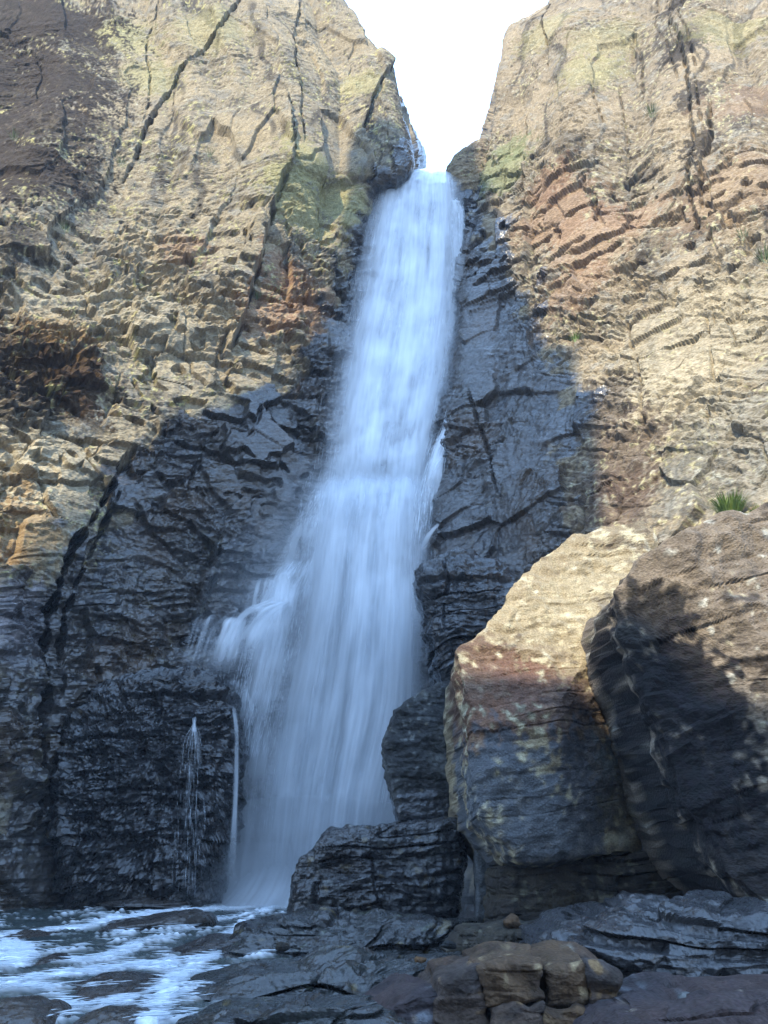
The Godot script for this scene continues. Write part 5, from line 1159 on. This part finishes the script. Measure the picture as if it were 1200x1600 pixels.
func build_water() -> void:
	thread_mesh = spindle()
	var fall := thing("waterfall", "tall white waterfall dropping in two leaps down the dark gully", "waterfall")
	veil(fall, "upper_curtain", [[Vector3(3.14, 51.56, -44.00), 2.23, 0.15], [Vector3(2.81, 49.24, -42.20), 2.52, 0.20], [Vector3(2.57, 47.09, -41.00), 2.90, 0.30], [Vector3(2.18, 42.04, -40.20), 3.29, 0.60], [Vector3(1.65, 35.41, -39.10), 3.55, 0.80], [Vector3(0.92, 29.56, -38.00), 3.61, 0.90], [Vector3(0.29, 24.44, -37.00), 3.40, 1.00], [Vector3(-0.14, 20.95, -36.20), 3.13, 0.90], [Vector3(-0.39, 17.66, -35.20), 3.15, 0.60]], 4, 120, 170, 0.52, 0.50, 1, 0.02, 0.14)
	threads(fall, "upper_strands", [[Vector3(3.14, 51.56, -44.00), 2.23, 0.15], [Vector3(2.81, 49.24, -42.20), 2.52, 0.20], [Vector3(2.57, 47.09, -41.00), 2.90, 0.30], [Vector3(2.18, 42.04, -40.20), 3.29, 0.60], [Vector3(1.65, 35.41, -39.10), 3.55, 0.80], [Vector3(0.92, 29.56, -38.00), 3.61, 0.90], [Vector3(0.29, 24.44, -37.00), 3.40, 1.00], [Vector3(-0.14, 20.95, -36.20), 3.13, 0.90], [Vector3(-0.39, 17.66, -35.20), 3.15, 0.60]], 3000, Vector2(0.5, 2.0), Vector2(0.002, 0.004), 30, 0.8, 101)
	veil(fall, "side_strand", [[Vector3(5.07, 44.44, -40.30), 0.36, 0.20], [Vector3(5.17, 43.03, -40.00), 0.45, 0.30], [Vector3(4.96, 38.58, -39.60), 0.51, 0.40], [Vector3(4.55, 33.77, -39.00), 0.57, 0.40], [Vector3(4.16, 29.31, -38.30), 0.62, 0.40]], 1, 24, 60, 0.55, 0.6, 2, 0.05, 0.3)
	threads(fall, "side_droplets", [[Vector3(5.07, 44.44, -40.30), 0.36, 0.20], [Vector3(5.17, 43.03, -40.00), 0.45, 0.30], [Vector3(4.96, 38.58, -39.60), 0.51, 0.40], [Vector3(4.55, 33.77, -39.00), 0.57, 0.40], [Vector3(4.16, 29.31, -38.30), 0.62, 0.40]], 900, Vector2(0.1, 0.6), Vector2(0.003, 0.006), 6, 0.6, 102)
	veil(fall, "ledge_burst", [[Vector3(-0.33, 19.86, -35.60), 2.92, 0.20], [Vector3(-0.45, 18.82, -35.00), 3.04, 0.30], [Vector3(-0.64, 17.78, -34.70), 3.15, 0.30], [Vector3(-0.74, 15.93, -34.40), 3.09, 0.30]], 1, 100, 40, 0.55, 0.6, 3, 0.5, 0.5)
	veil(fall, "lower_curtain", [[Vector3(-0.54, 20.16, -35.80), 3.08, 0.30], [Vector3(-0.73, 18.01, -34.80), 3.07, 0.50], [Vector3(-0.92, 15.59, -34.40), 3.08, 0.70], [Vector3(-1.11, 12.25, -34.00), 3.17, 0.90], [Vector3(-1.51, 7.82, -33.60), 3.52, 1.00], [Vector3(-2.14, 3.91, -33.20), 3.15, 1.10], [Vector3(-2.43, 0.45, -32.80), 2.87, 1.10], [Vector3(-2.45, -0.06, -32.60), 2.93, 1.00]], 4, 130, 150, 0.50, 0.50, 4, 0.10, 0.05)
	threads(fall, "lower_strands", [[Vector3(-0.54, 20.16, -35.80), 3.08, 0.30], [Vector3(-0.73, 18.01, -34.80), 3.07, 0.50], [Vector3(-0.92, 15.59, -34.40), 3.08, 0.70], [Vector3(-1.11, 12.25, -34.00), 3.17, 0.90], [Vector3(-1.51, 7.82, -33.60), 3.52, 1.00], [Vector3(-2.14, 3.91, -33.20), 3.15, 1.10], [Vector3(-2.43, 0.45, -32.80), 2.87, 1.10], [Vector3(-2.45, -0.06, -32.60), 2.93, 1.00]], 3000, Vector2(0.4, 1.6), Vector2(0.002, 0.004), 30, 0.8, 104)
	veil(fall, "lower_fringe", [[Vector3(-3.22, 18.59, -34.90), 0.39, 0.20], [Vector3(-3.40, 17.34, -34.50), 0.69, 0.30], [Vector3(-3.89, 15.14, -34.10), 1.03, 0.40], [Vector3(-4.39, 12.49, -33.80), 1.35, 0.40], [Vector3(-4.63, 7.76, -33.30), 1.42, 0.50], [Vector3(-4.83, 2.70, -32.90), 1.21, 0.60], [Vector3(-4.82, 0.24, -32.60), 1.16, 0.60]], 2, 50, 90, 0.20, 0.5, 5, 0.1, 0.05)
	threads(fall, "fringe_droplets", [[Vector3(-3.22, 18.59, -34.90), 0.39, 0.20], [Vector3(-3.40, 17.34, -34.50), 0.69, 0.30], [Vector3(-3.89, 15.14, -34.10), 1.03, 0.40], [Vector3(-4.39, 12.49, -33.80), 1.35, 0.40], [Vector3(-4.63, 7.76, -33.30), 1.42, 0.50], [Vector3(-4.83, 2.70, -32.90), 1.21, 0.60], [Vector3(-4.82, 0.24, -32.60), 1.16, 0.60]], 2000, Vector2(0.1, 0.5), Vector2(0.002, 0.004), 14, 0.8, 105)
	veil(fall, "splash_plume", [[Vector3(-2.79, 2.27, -32.20), 2.89, 0.40], [Vector3(-2.83, 1.33, -31.90), 3.16, 0.60], [Vector3(-2.95, 0.59, -31.50), 3.55, 0.70], [Vector3(-3.14, -0.08, -31.00), 4.21, 0.80]], 2, 90, 30, 0.75, 0.8, 30, 0.75, 0.08)
	threads(fall, "splash", [[Vector3(-2.66, 0.63, -32.60), 3.63, 0.80], [Vector3(-3.07, 0.22, -32.00), 3.90, 1.20]], 4000, Vector2(0.05, 0.2), Vector2(0.006, 0.02), 12, 0.9, 106)
	var slide := thing("side_cascade", "white cascade sliding down the dark steps at the right edge of the upper fall", "cascade")
	veil(slide, "upper_slide", [[Vector3(4.34, 26.27, -35.80), 0.18, 0.20], [Vector3(3.89, 24.51, -35.50), 0.28, 0.20], [Vector3(3.37, 22.45, -35.10), 0.34, 0.20], [Vector3(2.76, 20.69, -34.70), 0.46, 0.30], [Vector3(2.27, 17.94, -34.30), 0.69, 0.30], [Vector3(2.08, 15.76, -34.00), 0.79, 0.30]], 1, 24, 60, 0.30, 0.8, 6, 0.25, 0.3)
	veil(slide, "middle_slide", [[Vector3(3.42, 20.39, -34.50), 0.20, 0.20], [Vector3(2.91, 20.10, -34.30), 0.26, 0.20], [Vector3(2.40, 18.55, -34.10), 0.44, 0.30], [Vector3(1.94, 15.34, -33.80), 0.54, 0.30]], 1, 24, 40, 0.28, 0.8, 7, 0.25, 0.3)
	veil(slide, "lower_slide", [[Vector3(3.52, 16.87, -33.50), 0.09, 0.10], [Vector3(2.74, 16.37, -33.50), 0.15, 0.10], [Vector3(2.05, 15.59, -33.60), 0.21, 0.20], [Vector3(1.64, 14.29, -33.60), 0.30, 0.30]], 1, 14, 30, 0.25, 0.7, 8, 0.3, 0.4)
	threads(slide, "slide_droplets", [[Vector3(4.34, 26.27, -35.80), 0.18, 0.20], [Vector3(3.89, 24.51, -35.50), 0.28, 0.20], [Vector3(3.37, 22.45, -35.10), 0.34, 0.20], [Vector3(2.76, 20.69, -34.70), 0.46, 0.30], [Vector3(2.27, 17.94, -34.30), 0.69, 0.30], [Vector3(2.08, 15.76, -34.00), 0.79, 0.30]], 900, Vector2(0.2, 0.9), Vector2(0.003, 0.007), 8, 0.5, 107)
	var casc := thing("side_cascade", "veil of water fanning over stepped ledges left of the lower fall", "cascade")
	veil(casc, "veil_tier", [[Vector3(-4.22, 13.86, -32.90), 0.52, 0.20], [Vector3(-4.35, 13.29, -32.60), 0.63, 0.20], [Vector3(-4.46, 11.44, -32.40), 0.78, 0.20], [Vector3(-4.57, 9.14, -32.20), 0.86, 0.20]], 1, 30, 40, 0.10, 0.85, 9, 0.45, 0.4)
	veil(casc, "veil_tier", [[Vector3(-5.71, 11.81, -32.20), 0.72, 0.20], [Vector3(-5.82, 11.43, -31.90), 0.77, 0.20], [Vector3(-5.91, 10.10, -31.70), 0.86, 0.20], [Vector3(-6.00, 8.73, -31.60), 0.89, 0.20]], 1, 36, 40, 0.10, 0.85, 10, 0.45, 0.4)
	veil(casc, "veil_tier", [[Vector3(-7.43, 11.56, -32.60), 0.50, 0.20], [Vector3(-7.70, 11.18, -32.30), 0.55, 0.20], [Vector3(-7.91, 9.94, -32.10), 0.54, 0.20], [Vector3(-8.10, 8.82, -32.00), 0.64, 0.20]], 1, 30, 40, 0.10, 0.85, 11, 0.45, 0.4)
	veil(casc, "veil_tier", [[Vector3(-6.79, 8.58, -32.10), 0.69, 0.20], [Vector3(-6.51, 8.33, -31.70), 0.63, 0.20], [Vector3(-5.82, 7.75, -31.30), 0.46, 0.20], [Vector3(-5.40, 6.57, -31.00), 0.45, 0.20], [Vector3(-5.08, 4.88, -30.90), 0.54, 0.20]], 1, 30, 40, 0.10, 0.85, 12, 0.45, 0.4)
	veil(casc, "veil_tier", [[Vector3(-6.38, 11.45, -32.60), 0.73, 0.20], [Vector3(-6.50, 10.98, -32.20), 0.83, 0.20], [Vector3(-6.70, 9.91, -32.00), 0.92, 0.20], [Vector3(-6.93, 8.48, -31.90), 1.11, 0.20]], 1, 36, 40, 0.10, 0.85, 15, 0.35, 0.4)
	veil(casc, "veil_tier", [[Vector3(-5.13, 13.36, -32.80), 0.63, 0.20], [Vector3(-5.27, 12.80, -32.40), 0.74, 0.20], [Vector3(-5.43, 10.67, -32.20), 0.82, 0.20], [Vector3(-5.36, 8.56, -32.00), 0.85, 0.20]], 1, 36, 40, 0.10, 0.85, 16, 0.35, 0.4)
	veil(casc, "main_veil", [[Vector3(-3.88, 14.33, -33.70), 0.72, 0.20], [Vector3(-4.60, 12.56, -33.10), 1.04, 0.30], [Vector3(-5.00, 10.41, -32.80), 1.28, 0.35], [Vector3(-5.35, 7.89, -32.60), 1.23, 0.35], [Vector3(-5.54, 5.55, -32.40), 0.88, 0.30]], 1, 60, 60, 0.38, 0.8, 13, 0.1, 0.3)
	veil(casc, "fan_veil", [[Vector3(-4.34, 13.27, -32.95), 0.58, 0.15], [Vector3(-4.74, 12.22, -32.55), 1.02, 0.20], [Vector3(-5.56, 11.68, -32.25), 1.50, 0.20], [Vector3(-6.17, 10.90, -32.05), 1.81, 0.25], [Vector3(-6.51, 9.87, -31.85), 1.61, 0.25], [Vector3(-6.82, 8.77, -31.75), 1.37, 0.20]], 1, 70, 60, 0.36, 0.9, 14, 0.2, 0.3)
	threads(casc, "veil_droplets", [[Vector3(-3.88, 14.33, -33.70), 0.72, 0.20], [Vector3(-4.60, 12.56, -33.10), 1.04, 0.30], [Vector3(-5.00, 10.41, -32.80), 1.28, 0.35], [Vector3(-5.35, 7.89, -32.60), 1.23, 0.35], [Vector3(-5.54, 5.55, -32.40), 0.88, 0.30]], 2500, Vector2(0.15, 0.8), Vector2(0.002, 0.005), 16, 0.5, 111)
	var thin := thing("trickle", "thin straight white trickle falling off the right corner of the black buttress", "trickle")
	veil(thin, "water_ribbon", [[Vector3(-5.71, 7.04, -29.60), 0.07, 0.05], [Vector3(-5.58, 6.58, -29.45), 0.10, 0.05], [Vector3(-5.42, 5.60, -29.40), 0.09, 0.06], [Vector3(-5.29, 3.60, -29.30), 0.11, 0.08], [Vector3(-5.23, 1.73, -29.20), 0.15, 0.10], [Vector3(-5.22, 0.54, -29.10), 0.24, 0.15]], 1, 12, 80, 0.34, 0.4, 20, 0.25, 0.45)
	var fan := thing("trickle", "fan-shaped thin trickle spraying down the front of the black buttress", "trickle")
	veil(fan, "water_ribbon", [[Vector3(-7.09, 6.70, -29.30), 0.05, 0.03], [Vector3(-6.96, 6.11, -29.00), 0.09, 0.04], [Vector3(-6.95, 5.53, -28.90), 0.32, 0.08], [Vector3(-6.81, 3.98, -28.80), 0.50, 0.10], [Vector3(-6.65, 2.32, -28.70), 0.53, 0.12], [Vector3(-6.54, 0.65, -28.60), 0.55, 0.15]], 1, 30, 80, 0.14, 0.75, 21, 0.25, 0.5)
	threads(fan, "water_thread", [[Vector3(-7.09, 6.70, -29.30), 0.05, 0.03], [Vector3(-6.96, 6.11, -29.00), 0.09, 0.04], [Vector3(-6.95, 5.53, -28.90), 0.32, 0.08], [Vector3(-6.81, 3.98, -28.80), 0.50, 0.10], [Vector3(-6.65, 2.32, -28.70), 0.53, 0.12], [Vector3(-6.54, 0.65, -28.60), 0.55, 0.15]], 160, Vector2(0.2, 0.8), Vector2(0.0015, 0.004), 9, 0.5, 114)
	mist("white spray cloud where the fall strikes the pool", Vector3(-2.89, 1.01, -32.20), Vector3(15, 6.0, 6), 0.17)
	mist("thin veil of spray drifting left over the pool edge", Vector3(-4.62, 0.81, -31.00), Vector3(8, 3.0, 5), 0.06)
	mist("faint spray hanging over the left veil of water", Vector3(-4.76, 10.24, -33.20), Vector3(7.5, 13, 4), 0.05)
	mist("soft spray around the lower leap of the fall", Vector3(-1.87, 8.13, -32.50), Vector3(10, 22, 5), 0.045)
	mist("soft spray over the middle ledge of the fall", Vector3(-0.80, 17.57, -35.00), Vector3(11, 7, 4), 0.05)
	stream()


func foam_near(x: float, z: float, bands: Array) -> float:
	var best := 0.0
	for band in bands:
		var w: float = band[0] * (0.4 - z * 0.04)
		var pts: Array = band[1]
		if z < band[2] - w * 2.0 or z > band[3] + w * 2.0:
			continue
		for k in pts.size() - 1:
			var a := Vector2(pts[k].x, pts[k].y)
			var b := Vector2(pts[k + 1].x, pts[k + 1].y)
			var c := Geometry2D.get_closest_point_to_segment(Vector2(x, z), a, b)
			var d := Vector2((x - c.x) * 0.8, (z - c.y) * 0.55).length() / w
			best = maxf(best, 1.0 - d)
	return best


func stream() -> void:
	var rows: Array = [
			[Vector3(-4.48, -0.33, -6.60), Vector3(-3.08, -0.33, -6.60), Vector3(-2.37, -0.33, -6.60), Vector3(-1.76, -0.33, -6.60), Vector3(-1.19, -0.33, -6.60), Vector3(-0.53, -0.33, -6.60), Vector3(0.18, -0.33, -6.60)],
			[Vector3(-6.01, -0.33, -8.60), Vector3(-4.13, -0.33, -8.60), Vector3(-3.18, -0.33, -8.60), Vector3(-2.36, -0.33, -8.60), Vector3(-1.59, -0.33, -8.60), Vector3(-0.71, -0.33, -8.60), Vector3(0.24, -0.33, -8.60)],
			[Vector3(-7.47, -0.32, -10.50), Vector3(-5.13, -0.32, -10.50), Vector3(-3.95, -0.32, -10.50), Vector3(-2.93, -0.32, -10.50), Vector3(-1.98, -0.32, -10.50), Vector3(-0.88, -0.32, -10.50), Vector3(0.29, -0.32, -10.50)],
			[Vector3(-9.03, -0.24, -12.50), Vector3(-6.19, -0.24, -12.50), Vector3(-4.78, -0.24, -12.50), Vector3(-3.54, -0.24, -12.50), Vector3(-2.39, -0.24, -12.50), Vector3(-1.06, -0.24, -12.50), Vector3(0.35, -0.24, -12.50)],
			[Vector3(-10.95, -0.22, -15.00), Vector3(-7.51, -0.22, -15.00), Vector3(-5.79, -0.22, -15.00), Vector3(-4.29, -0.22, -15.00), Vector3(-2.90, -0.22, -15.00), Vector3(-1.29, -0.22, -15.00), Vector3(0.43, -0.22, -15.00)],
			[Vector3(-13.64, -0.16, -18.50), Vector3(-9.36, -0.16, -18.50), Vector3(-7.22, -0.16, -18.50), Vector3(-5.35, -0.16, -18.50), Vector3(-3.61, -0.16, -18.50), Vector3(-1.61, -0.16, -18.50), Vector3(0.54, -0.16, -18.50)],
			[Vector3(-17.12, -0.06, -23.00), Vector3(-11.75, -0.06, -23.00), Vector3(-9.06, -0.06, -23.00), Vector3(-6.71, -0.06, -23.00), Vector3(-4.53, -0.06, -23.00), Vector3(-2.01, -0.06, -23.00), Vector3(0.67, -0.06, -23.00)],
			[Vector3(-20.98, 0.05, -28.00), Vector3(-14.40, 0.05, -28.00), Vector3(-11.11, 0.05, -28.00), Vector3(-8.23, 0.05, -28.00), Vector3(-5.55, 0.05, -28.00), Vector3(-2.47, 0.05, -28.00), Vector3(0.82, 0.05, -28.00)],
			[Vector3(-25.00, 0.16, -33.20), Vector3(-17.15, 0.16, -33.20), Vector3(-13.23, 0.16, -33.20), Vector3(-9.80, 0.16, -33.20), Vector3(-6.62, 0.16, -33.20), Vector3(-2.94, 0.16, -33.20), Vector3(0.98, 0.16, -33.20)],
			[Vector3(-25.00, 0.21, -39.20), Vector3(-17.15, 0.21, -39.20), Vector3(-13.23, 0.21, -39.20), Vector3(-9.80, 0.21, -39.20), Vector3(-6.62, 0.21, -39.20), Vector3(-2.94, 0.21, -39.20), Vector3(0.98, 0.21, -39.20)],
		]
	var bands: Array = [
		[0.25, [Vector3(-0.95, -32.16, 0.00), Vector3(-3.85, -30.77, 0.00), Vector3(-5.84, -29.39, 0.00), Vector3(-7.10, -26.18, 0.00), Vector3(-8.11, -22.70, 0.00), Vector3(-8.70, -20.00, 0.00), Vector3(-8.83, -18.50, 0.00)], -32.16, -18.50],
		[0.18, [Vector3(-3.71, -31.47, 0.00), Vector3(-4.11, -28.00, 0.00), Vector3(-4.90, -25.73, 0.00), Vector3(-5.14, -23.45, 0.00)], -31.47, -23.45],
		[0.13, [Vector3(-3.96, -25.73, 0.00), Vector3(-3.60, -20.00, 0.00), Vector3(-3.18, -16.70, 0.00), Vector3(-3.31, -14.93, 0.00), Vector3(-4.38, -15.30, 0.00), Vector3(-4.81, -14.07, 0.00), Vector3(-5.21, -13.57, 0.00), Vector3(-5.37, -12.64, 0.00), Vector3(-5.84, -12.50, 0.00)], -25.73, -12.50],
		[0.15, [Vector3(-3.14, -16.50, 0.00), Vector3(-3.14, -14.64, 0.00), Vector3(-3.05, -12.86, 0.00), Vector3(-2.84, -11.70, 0.00), Vector3(-2.67, -10.50, 0.00), Vector3(-2.45, -9.23, 0.00)], -16.50, -9.23],
		[0.13, [Vector3(-5.07, -18.00, 0.00), Vector3(-5.10, -16.50, 0.00), Vector3(-5.33, -15.50, 0.00)], -18.00, -15.50],
		[0.33, [Vector3(-8.70, -20.00, 0.00), Vector3(-7.32, -17.50, 0.00), Vector3(-6.33, -15.50, 0.00)], -20.00, -15.50],
		[0.12, [Vector3(-5.47, -12.86, 0.00), Vector3(-4.85, -12.26, 0.00), Vector3(-4.57, -12.42, 0.00), Vector3(-4.47, -12.86, 0.00)], -12.86, -12.26],
		[0.09, [Vector3(-3.97, -11.10, 0.00), Vector3(-3.87, -11.70, 0.00), Vector3(-3.27, -11.62, 0.00)], -11.70, -11.10],
		[0.10, [Vector3(-3.95, -10.50, 0.00), Vector3(-3.97, -11.10, 0.00)], -11.10, -10.50],
	]
	var us := steps_of([8, 50, 66, 66, 66, 36])
	var vs := steps_of([10, 30, 46, 52, 56, 56, 46, 36, 6])
	var v := PackedVector3Array()
	var vc := PackedColorArray()
	var nrm := PackedVector3Array()
	var ix := PackedInt32Array()
	var nu := us.size()
	var foamy := []
	for j in vs.size():
		var r := row_at(rows, vs[j])
		for i in nu:
			var k := clampi(int(us[i]), 0, r.size() - 2)
			var p := r[k].cubic_interpolate(r[k + 1], r[maxi(k - 1, 0)], r[mini(k + 2, r.size() - 1)], us[i] - k)
			var near := foam_near(p.x, p.z, bands)
			var run := 0.9 * p.x - 0.45 * p.z
			var side := 0.45 * p.x + 0.9 * p.z
			var flow := n_mid.get_noise_2d(run * 0.30 + 0.25 * n_warp.get_noise_2d(p.x * 2.0, p.z * 2.0), side * 1.5)
			var fine := n_fine.get_noise_2d(run * 0.22, side * 1.2)
			var foam := clampf(near * 1.5 + flow * 1.3 + fine * 0.8 - 0.33, 0.0, 1.0)
			foam = smoothstep(0.05, 1.0, foam)
			p.y += 0.10 * flow + 0.05 * fine + 0.05 * foam + 0.10 * n_warp.get_noise_2d(p.x * 1.5, p.z * 2.0)
			v.append(p)
			var deep := Color(0.022, 0.030, 0.032).lerp(Color(0.050, 0.060, 0.055), clampf(0.5 + flow, 0.0, 1.0))
			vc.append(deep.lerp(Color(0.72, 0.76, 0.80), foam))
			if foam > 0.45:
				foamy.append([p, foam])
	for j in vs.size() - 1:
		for i in nu - 1:
			var q := j * nu + i
			ix.append_array([q, q + nu, q + nu + 1, q, q + nu + 1, q + 1])
	for j in vs.size():
		for i in nu:
			var du := v[j * nu + mini(i + 1, nu - 1)] - v[j * nu + maxi(i - 1, 0)]
			var dv := v[mini(j + 1, vs.size() - 1) * nu + i] - v[maxi(j - 1, 0) * nu + i]
			nrm.append(du.cross(dv).normalized())
	var arrays := []
	arrays.resize(Mesh.ARRAY_MAX)
	arrays[Mesh.ARRAY_VERTEX] = v
	arrays[Mesh.ARRAY_COLOR] = vc
	arrays[Mesh.ARRAY_NORMAL] = nrm
	arrays[Mesh.ARRAY_INDEX] = ix
	var mesh := ArrayMesh.new()
	mesh.add_surface_from_arrays(Mesh.PRIMITIVE_TRIANGLES, arrays)
	mesh.surface_set_material(0, mats.stream)
	var m := MeshInstance3D.new()
	m.name = "water"
	m.mesh = mesh
	m.set_meta("kind", "structure")
	m.set_meta("label", "foaming shallow stream running from the pool to the lower left")
	m.set_meta("category", "stream")
	add_child(m)
	# foam threads riding on the fast water
	rng.seed = 300
	var mm := MultiMesh.new()
	mm.transform_format = MultiMesh.TRANSFORM_3D
	mm.mesh = thread_mesh
	mm.instance_count = 4000
	for n in mm.instance_count:
		var f: Array = foamy[rng.randi() % foamy.size()]
		var p: Vector3 = f[0] + Vector3(rng.randfn(0, 0.08), rng.randf_range(0.0, 0.05), rng.randfn(0, 0.08))
		var dir := Vector3(-0.9 + rng.randfn(0, 0.15), rng.randfn(0, 0.05), 0.45 + rng.randfn(0, 0.25)).normalized()
		var side := dir.cross(Vector3.UP).normalized()
		var r := rng.randf_range(0.003, 0.010)
		mm.set_instance_transform(n, Transform3D(Basis(side * r, dir * rng.randf_range(0.12, 0.5), side.cross(dir) * r), p))
	var fm := MultiMeshInstance3D.new()
	fm.name = "foam"
	fm.multimesh = mm
	fm.set_meta("kind", "stuff")
	fm.set_meta("label", "white foam streaks riding on the fast stream")
	fm.set_meta("category", "foam")
	add_child(fm)


# -------------------------------------------------------------------- plants
func build_plants() -> void:
	var spots: Array = [
		["grass_clump", Vector3(11.07, 11.57, -22.92), 0.60, 420, "bright green grass clump rooted above the great right boulder"],
		["grass_clump", Vector3(11.44, 10.88, -21.84), 0.42, 240, "smaller bright grass clump right of the big clump"],
		["tuft", Vector3(16.42, 43.33, -33.16), 0.55, 70, "small dark green shrub high on the right cliff"],
		["tuft", Vector3(-16.11, 40.53, -34.45), 0.50, 50, "small dark green tuft in the diagonal crack of the left cliff"],
		["tuft", Vector3(-11.29, 43.30, -36.08), 0.45, 40, "tiny green tuft right of the diagonal crack"],
		["tuft", Vector3(-17.41, 32.99, -32.24), 0.45, 40, "green tuft on the rubbly face below the black stain and painted shade"],
		["tuft", Vector3(-21.75, 40.35, -32.43), 0.45, 40, "green tuft in the corner blackened by stain and painted shade"],
		["tuft", Vector3(16.38, 27.46, -27.17), 0.40, 40, "thin green tuft on the shelf under the dark chimney"],
		["tuft", Vector3(16.33, 24.97, -25.93), 0.60, 60, "green tuft at the right edge below the chimney"],
		["grass_clump", Vector3(9.41, 25.04, -31.46), 0.40, 40, "pale grass tuft where the wet wall meets the dry cliff"],
		["tuft", Vector3(-7.33, 31.43, -35.87), 0.40, 40, "dark tuft at the foot of the long pillar crack"],
	]
	for s in spots.size():
		var spot: Array = spots[s]
		rng.seed = 500 + s
		var o := thing(spot[0], spot[4], "grass" if spot[0] == "grass_clump" else "tuft", "green tufts on the cliffs")
		var at: Vector3 = spot[1] + Vector3(0, 0, 0.5)
		o.position = at
		var size: float = spot[2]
		var st := SurfaceTool.new()
		st.begin(Mesh.PRIMITIVE_TRIANGLES)
		for n in int(spot[3]):
			var a := rng.randf() * TAU
			var root := Vector3(cos(a), 0, sin(a)) * size * 0.5 * sqrt(rng.randf())
			var lean := Vector3(cos(a), 0, sin(a)) * rng.randf_range(0.1, 1.3) + Vector3(0, 1, 0.25)
			var tip := root + lean.normalized() * size * rng.randf_range(0.7, 1.5)
			var bend := root.lerp(tip, 0.55) + Vector3(0, size * 0.18, 0)
			var w := Vector3(-sin(a), 0, cos(a)) * size * 0.022
			var tone := Color(0.085, 0.17, 0.03).lerp(Color(0.16, 0.22, 0.045), rng.randf()) if spot[0] == "grass_clump" else Color(0.05, 0.085, 0.03).lerp(Color(0.09, 0.12, 0.04), rng.randf())
			st.set_color(tone)
			for p in [root - w, bend - w * 0.8, root + w, root + w, bend - w * 0.8, bend + w * 0.8, bend - w * 0.8, tip, bend + w * 0.8]:
				st.add_vertex(p)
		var m := MeshInstance3D.new()
		m.name = "blades"
		m.mesh = st.commit()
		m.material_override = mats.grass
		o.add_child(m, true)
